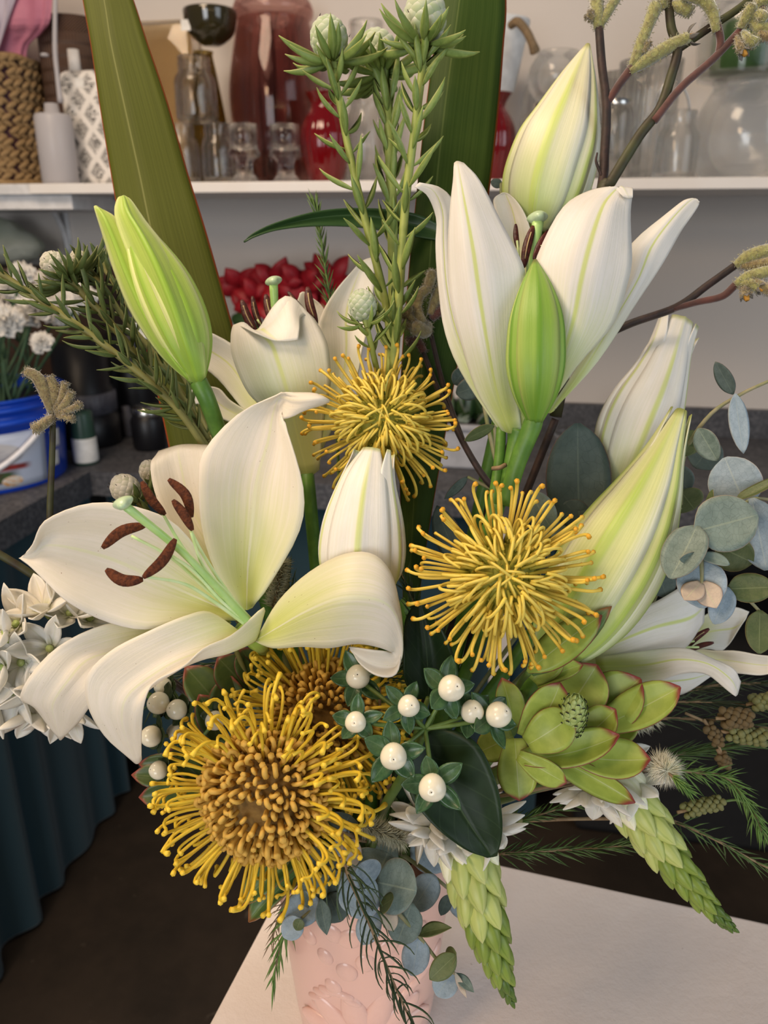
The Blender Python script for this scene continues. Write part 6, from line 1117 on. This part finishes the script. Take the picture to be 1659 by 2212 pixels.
def star(T, x, y, d, ax, L, rnd, m='orn_petal', n=6, op=1.15):
    c = P(x, y, d); A = nrm(RT*ax[0]+UP*ax[1]-FW*ax[2]); fr = frames(np.array([c, c+A]))[0]; l = PX(L, d); ph = rnd.uniform(0, 1)
    for k in range(n):
        a = ph+2*math.pi*k/n+rnd.uniform(-.12, .12); e = fr[0]*math.cos(a)+fr[1]*math.sin(a); an = op*rnd.uniform(.8, 1.15); dr = nrm(A*math.cos(an)+e*math.sin(an)); leaf(T, c+e*l*.05, c+dr*l*rnd.uniform(.9, 1.1), l*rnd.uniform(.42, .5), M[m], 'tepal', arch=-.12, fold=.16, curl=.05, face=nrm(A-e*.5), name='petal', nt=9, nu=7)
    v, f, u = tube_data([c-A*l*.25, c+A*l*.12], [l*.05, l*.09], 8, 5); T.add('ovary', v, f, M['cone_g'], u)
spike('white star flower spike with lime buds hanging beside the vase', [(980, 1740, 486), (1010, 1850, 472), (1045, 1980, 468), (1078, 2090, 470), (1106, 2168, 476)], (58, 66, 62, 54, 44, 32, 18, 5), 64, [(945, 1775, 474, (-.5, -.9, .3), 104, 'orn_petal'), (1050, 1780, 478, (.8, -.6, .2), 96, 'orn_petal'), (915, 1765, 480, (-.9, -.2, .3), 96, 'orn_cream'), (985, 1790, 474, (-.1, -1, .35), 100, 'orn_petal'), (1020, 1790, 472, (.2, -1, .3), 96, 'orn_petal'), (960, 1800, 470, (-.3, -1, .4), 90, 'orn_petal'), (930, 1795, 464, (-.5, -.7, .6), 92, 'orn_petal'), (1068, 1800, 470, (.6, -.8, .5), 84, 'orn_petal')], 1, skip=.10)
spike('white star flower spike with green buds pointing over the table edge', [(1310, 1655, 518), (1372, 1745, 510), (1445, 1850, 506), (1520, 1945, 504), (1587, 2012, 504)], (48, 58, 54, 46, 36, 26, 15, 4), 64, [(1270, 1705, 510, (-.3, -1, .3), 98, 'orn_petal'), (1368, 1692, 512, (.5, -.9, .3), 96, 'orn_petal'), (1320, 1690, 506, (-.1, -1, .3), 96, 'orn_petal'), (1340, 1630, 523, (.4, .6, .5), 70, 'orn_petal'), (1290, 1715, 502, (-.2, -.9, .6), 92, 'orn_petal'), (1290, 1680, 514, (-.8, -.2, .5), 70, 'orn_petal')], 2, skip=.08)
T = spike('dense cluster of white star flowers beside the wide open lily', [(215, 1440, 530), (150, 1430, 520), (70, 1420, 512), (-40, 1410, 505), (-160, 1400, 500)], (30, 40, 46, 46, 42, 34, 20, 5), 40, [], 3, skip=.62); rnd = random.Random(5)
for (x, y, d, ax) in ((95, 1320, 500, (-.2, .7, .6)), (150, 1330, 505, (.3, .8, .5)), (40, 1350, 495, (-.4, .4, .8)), (110, 1400, 490, (.1, .1, 1)), (50, 1430, 488, (-.2, 0, 1)), (15, 1370, 490, (-.6, .3, .7)), (30, 1490, 492, (-.3, -.5, .8)), (90, 1490, 494, (.1, -.7, .7)), (10, 1440, 486, (-.5, -.1, .9)), (140, 1530, 502, (.2, -.9, .5)), (190, 1340, 512, (.6, .7, .4)), (75, 1540, 500, (-.1, -.9, .4)), (-20, 1500, 495, (-.5, -.6, .6))): star(T, x, y, d, ax, 92, rnd, 'orn_petal' if rnd.random() < .6 else 'orn_cream', op=.95)
# ------------------------------------------------------------------ kangaroo paws
def paw_floret(T, pts, r, mat, claw=None):
    w = [P(*q) for q in pts]; d = pts[0][2]; r = list(r)
    if not claw: w = w+[w[-1]+nrm(w[-1]-w[-2])*PX(r[-1]*.55, d)]; r = r+[r[-1]*.45]
    rr = [PX(x, d) for x in r]; vs, f, uv = tube_data(w, rr, 9, 14); o = T.add('floret', vs, f, mat, uv)
    hn = []; rnd = random.Random(int(pts[0][0]*7+pts[0][1]))
    for i in range(0, len(vs)):
        for q in range(2):
            p = vs[i]+np.array([rnd.uniform(-1, 1)*.0008 for _ in range(3)]); c = cr(w, 14)[min(13, i//9)]; nr = nrm(p-c); hn.append(needle_geo(p-nr*.0003, nrm(nr+np.array([rnd.uniform(-.5, .5) for _ in range(3)])), PX(6, d), PX(.7, d), nr*0))
    v, f2, _ = join(hn); T.add('fuzz', v, f2, mat, parent=o, kind='stuff')
    if claw:
        ax = nrm(w[-1]-w[-2]); fr = frames(np.array([w[-1], w[-1]+ax]))[0]
        for k in range(6):
            a = k*1.047; e = fr[0]*math.cos(a)+fr[1]*math.sin(a); B = w[-1]+e*rr[-1]*.6-ax*PX(4, d); leaf(T, B, B+nrm(ax+e*.8)*PX(claw, d), PX(11, d), M['paw_claw'], 'lance', arch=-.15, face=-e, name='claw', nt=7, nu=5)
        b = tube_data([w[-1]-ax*PX(6, d), w[-1]+ax*PX(10, d)], [PX(8, d), PX(5, d)], 7, 5); T.add('throat', b[0], b[1], M['orange'], b[2])
def paw(label, stems, florets, base, rad=9):
    T = Thing('kangaroo_paw', label, 'kangaroo paw', P(*base))
    for s, mat, r0, r1 in stems: tube(T, 'stem', [P(*q) for q in s], [PX(r0, s[0][2]), PX(r1, s[-1][2])], M[mat], 8, 6*len(s))
    for fl in florets: paw_floret(T, *fl)
    down(T, P(*base), PX(rad, base[2]), M['paw_stem'], name='lower_stem'); return T
FZ, FB = M['paw_fuzz'], M['paw_fuzz_b']
paw('dark branching kangaroo paw with fuzzy green flowers above the trumpet lily', [
 ([(1200, 900, 560), (1262, 600, 556), (1300, 402, 550), (1306, 330, 548), (1310, 230, 546), (1300, 140, 545), (1294, 60, 545)], 'paw_stem', 11, 9),
 ([(1200, 900, 560), (1290, 450, 545), (1322, 390, 540), (1380, 295, 536), (1425, 235, 534), (1448, 170, 533), (1464, 105, 532), (1450, 60, 532), (1444, 0, 532)], 'paw_stem_g', 13, 9),
 ([(1412, 262, 533), (1470, 190, 530), (1540, 128, 526), (1600, 65, 522), (1650, 15, 518)], 'paw_red', 9, 8), ([(1462, 108, 532), (1540, 55, 528), (1600, 15, 524), (1650, -30, 522)], 'paw_stem_g', 9, 8),
 ([(1312, 222, 546), (1336, 185, 542), (1366, 145, 538)], 'paw_red', 8, 10), ([(1300, 380, 548), (1288, 350, 546), (1290, 330, 546)], 'paw_stem', 4, 2), ([(1552, 118, 526), (1556, 85, 524), (1545, 40, 522)], 'paw_red', 8, 9)],
 [([(1360, 155, 538), (1400, 128, 536), (1450, 98, 532), (1490, 80, 528)], (8, 15, 15, 12), FZ, 26), ([(1366, 145, 538), (1382, 100, 536), (1398, 60, 534), (1416, 15, 532)], (10, 13, 12, 16), FZ), ([(1388, 115, 535), (1398, 95, 534)], (6, 8), FB), ([(1292, 62, 545), (1290, 30, 545), (1288, -10, 545), (1286, -50, 545)], (9, 14, 15, 14), FZ), ([(1296, 58, 545), (1316, 20, 543), (1334, -10, 542), (1345, -40, 541)], (7, 11, 11, 9), FZ), ([(1282, 40, 544), (1272, 32, 543)], (7, 9), FB), ([(1450, 10, 532), (1470, 15, 530), (1488, 24, 528)], (8, 14, 13), FZ), ([(1434, 20, 532), (1430, 5, 531)], (10, 13), FZ),
  ([(1548, 70, 523), (1540, 30, 522), (1520, 0, 521), (1480, -14, 522)], (9, 13, 14, 13), FZ), ([(1618, 40, 520), (1640, 60, 516), (1668, 62, 514)], (8, 13, 14), FZ), ([(1600, 62, 520), (1612, 35, 517), (1625, 15, 515)], (9, 12, 13), FZ), ([(1605, 68, 520), (1618, 85, 516), (1630, 92, 515)], (6, 11, 12), FZ), ([(1622, 40, 518), (1640, 32, 514), (1650, 40, 512)], (7, 12, 12), FZ), ([(1590, 80, 522), (1598, 100, 520), (1606, 112, 519)], (6, 9, 8), FB, 18), ([(1635, 10, 518), (1660, -5, 516)], (9, 13), FZ), ([(1640, 70, 516), (1660, 78, 514), (1690, 60, 512)], (9, 12, 12), FB)], (1200, 905, 561))
paw('thin dark kangaroo paw reaching across the pale wall', [([(1120, 900, 565), (1250, 760, 556), (1350, 704, 548), (1460, 664, 540), (1530, 615, 534), (1590, 572, 530)], 'paw_stem', 9, 8), ([(1455, 667, 540), (1510, 652, 534), (1560, 640, 528), (1592, 612, 524)], 'paw_red', 7, 9)],
 [([(1588, 574, 530), (1615, 556, 526), (1650, 544, 522), (1680, 538, 520)], (9, 16, 16, 14), FZ), ([(1588, 615, 524), (1615, 598, 520), (1645, 590, 517), (1675, 584, 515)], (8, 13, 14, 13), FZ), ([(1592, 612, 524), (1618, 612, 519), (1640, 622, 516)], (7, 12, 11), FZ, 16), ([(1598, 606, 523), (1630, 612, 518), (1660, 626, 515)], (7, 12, 12), FB), ([(1600, 575, 528), (1630, 572, 524), (1665, 566, 520)], (7, 12, 13), FB), ([(1606, 620, 520), (1612, 640, 518)], (6, 9), FB, 14)], (1120, 905, 566), rad=8)
paw('drooping fuzzy kangaroo paw in front of the dark flax blade', [([(1075, 1060, 536), (1045, 1030, 536), (1000, 955, 541), (950, 850, 561), (918, 770, 568), (908, 740, 570)], 'paw_stem', 8, 5), ([(1002, 958, 541), (960, 840, 566), (935, 740, 572), (925, 690, 574)], 'paw_stem', 6, 5)],
 [([(916, 760, 568), (900, 735, 568), (884, 738, 566)], (8, 10, 9), M['paw_red']), ([(925, 700, 572), (918, 715, 568), (898, 708, 562)], (10, 16, 17), FB), ([(912, 700, 566), (900, 670, 566), (905, 640, 566), (922, 625, 567)], (13, 12, 12, 11), FB), ([(922, 630, 567), (928, 610, 568), (934, 590, 568)], (9, 12, 12), FB), ([(895, 695, 564), (882, 680, 562), (884, 665, 561)], (7, 10, 9), FB), ([(888, 705, 563), (872, 702, 561)], (6, 8), FB), ([(930, 680, 572), (940, 650, 572), (952, 620, 572)], (8, 12, 13), FB), ([(932, 690, 573), (950, 672, 572), (965, 668, 571)], (7, 11, 11), M['paw_red']), ([(878, 690, 562), (868, 678, 561)], (5, 8), FB)], (1080, 1064, 536), rad=7)
paw('small tan kangaroo paw standing in front of the blue bucket', [([(300, 1420, 545), (190, 1300, 525), (115, 1150, 505), (108, 1110, 500), (112, 1000, 494), (114, 920, 490), (112, 880, 488)], 'paw_stem_g', 8, 6)],
 [([(112, 890, 488), (100, 850, 484), (80, 815, 480), (58, 803, 478)], (9, 15, 13, 10), FB), ([(116, 900, 487), (104, 908, 484), (85, 922, 480), (76, 926, 479)], (7, 11, 12, 12), FB), ([(112, 880, 488), (120, 850, 485), (108, 818, 483)], (9, 14, 10), FB), ([(118, 885, 487), (134, 862, 484), (140, 832, 482)], (7, 10, 8), FB), ([(120, 890, 487), (142, 872, 483), (152, 850, 482)], (6, 10, 8), FB), ([(122, 895, 487), (148, 886, 483), (170, 876, 481)], (6, 8, 7), FB), ([(120, 898, 487), (140, 900, 484), (156, 905, 482)], (5, 7, 6), FB)], (300, 1425, 546), rad=7)
paw('bare brown stem slanting down beside the white star flowers', [([(330, 1440, 560), (230, 1370, 550), (150, 1300, 545), (60, 1235, 538), (-40, 1175, 532)], 'paw_stem_g', 8, 9)], [([(-40, 1176, 532), (-70, 1150, 530), (-100, 1140, 528)], (9, 13, 12), FB)], (332, 1442, 560), rad=8)
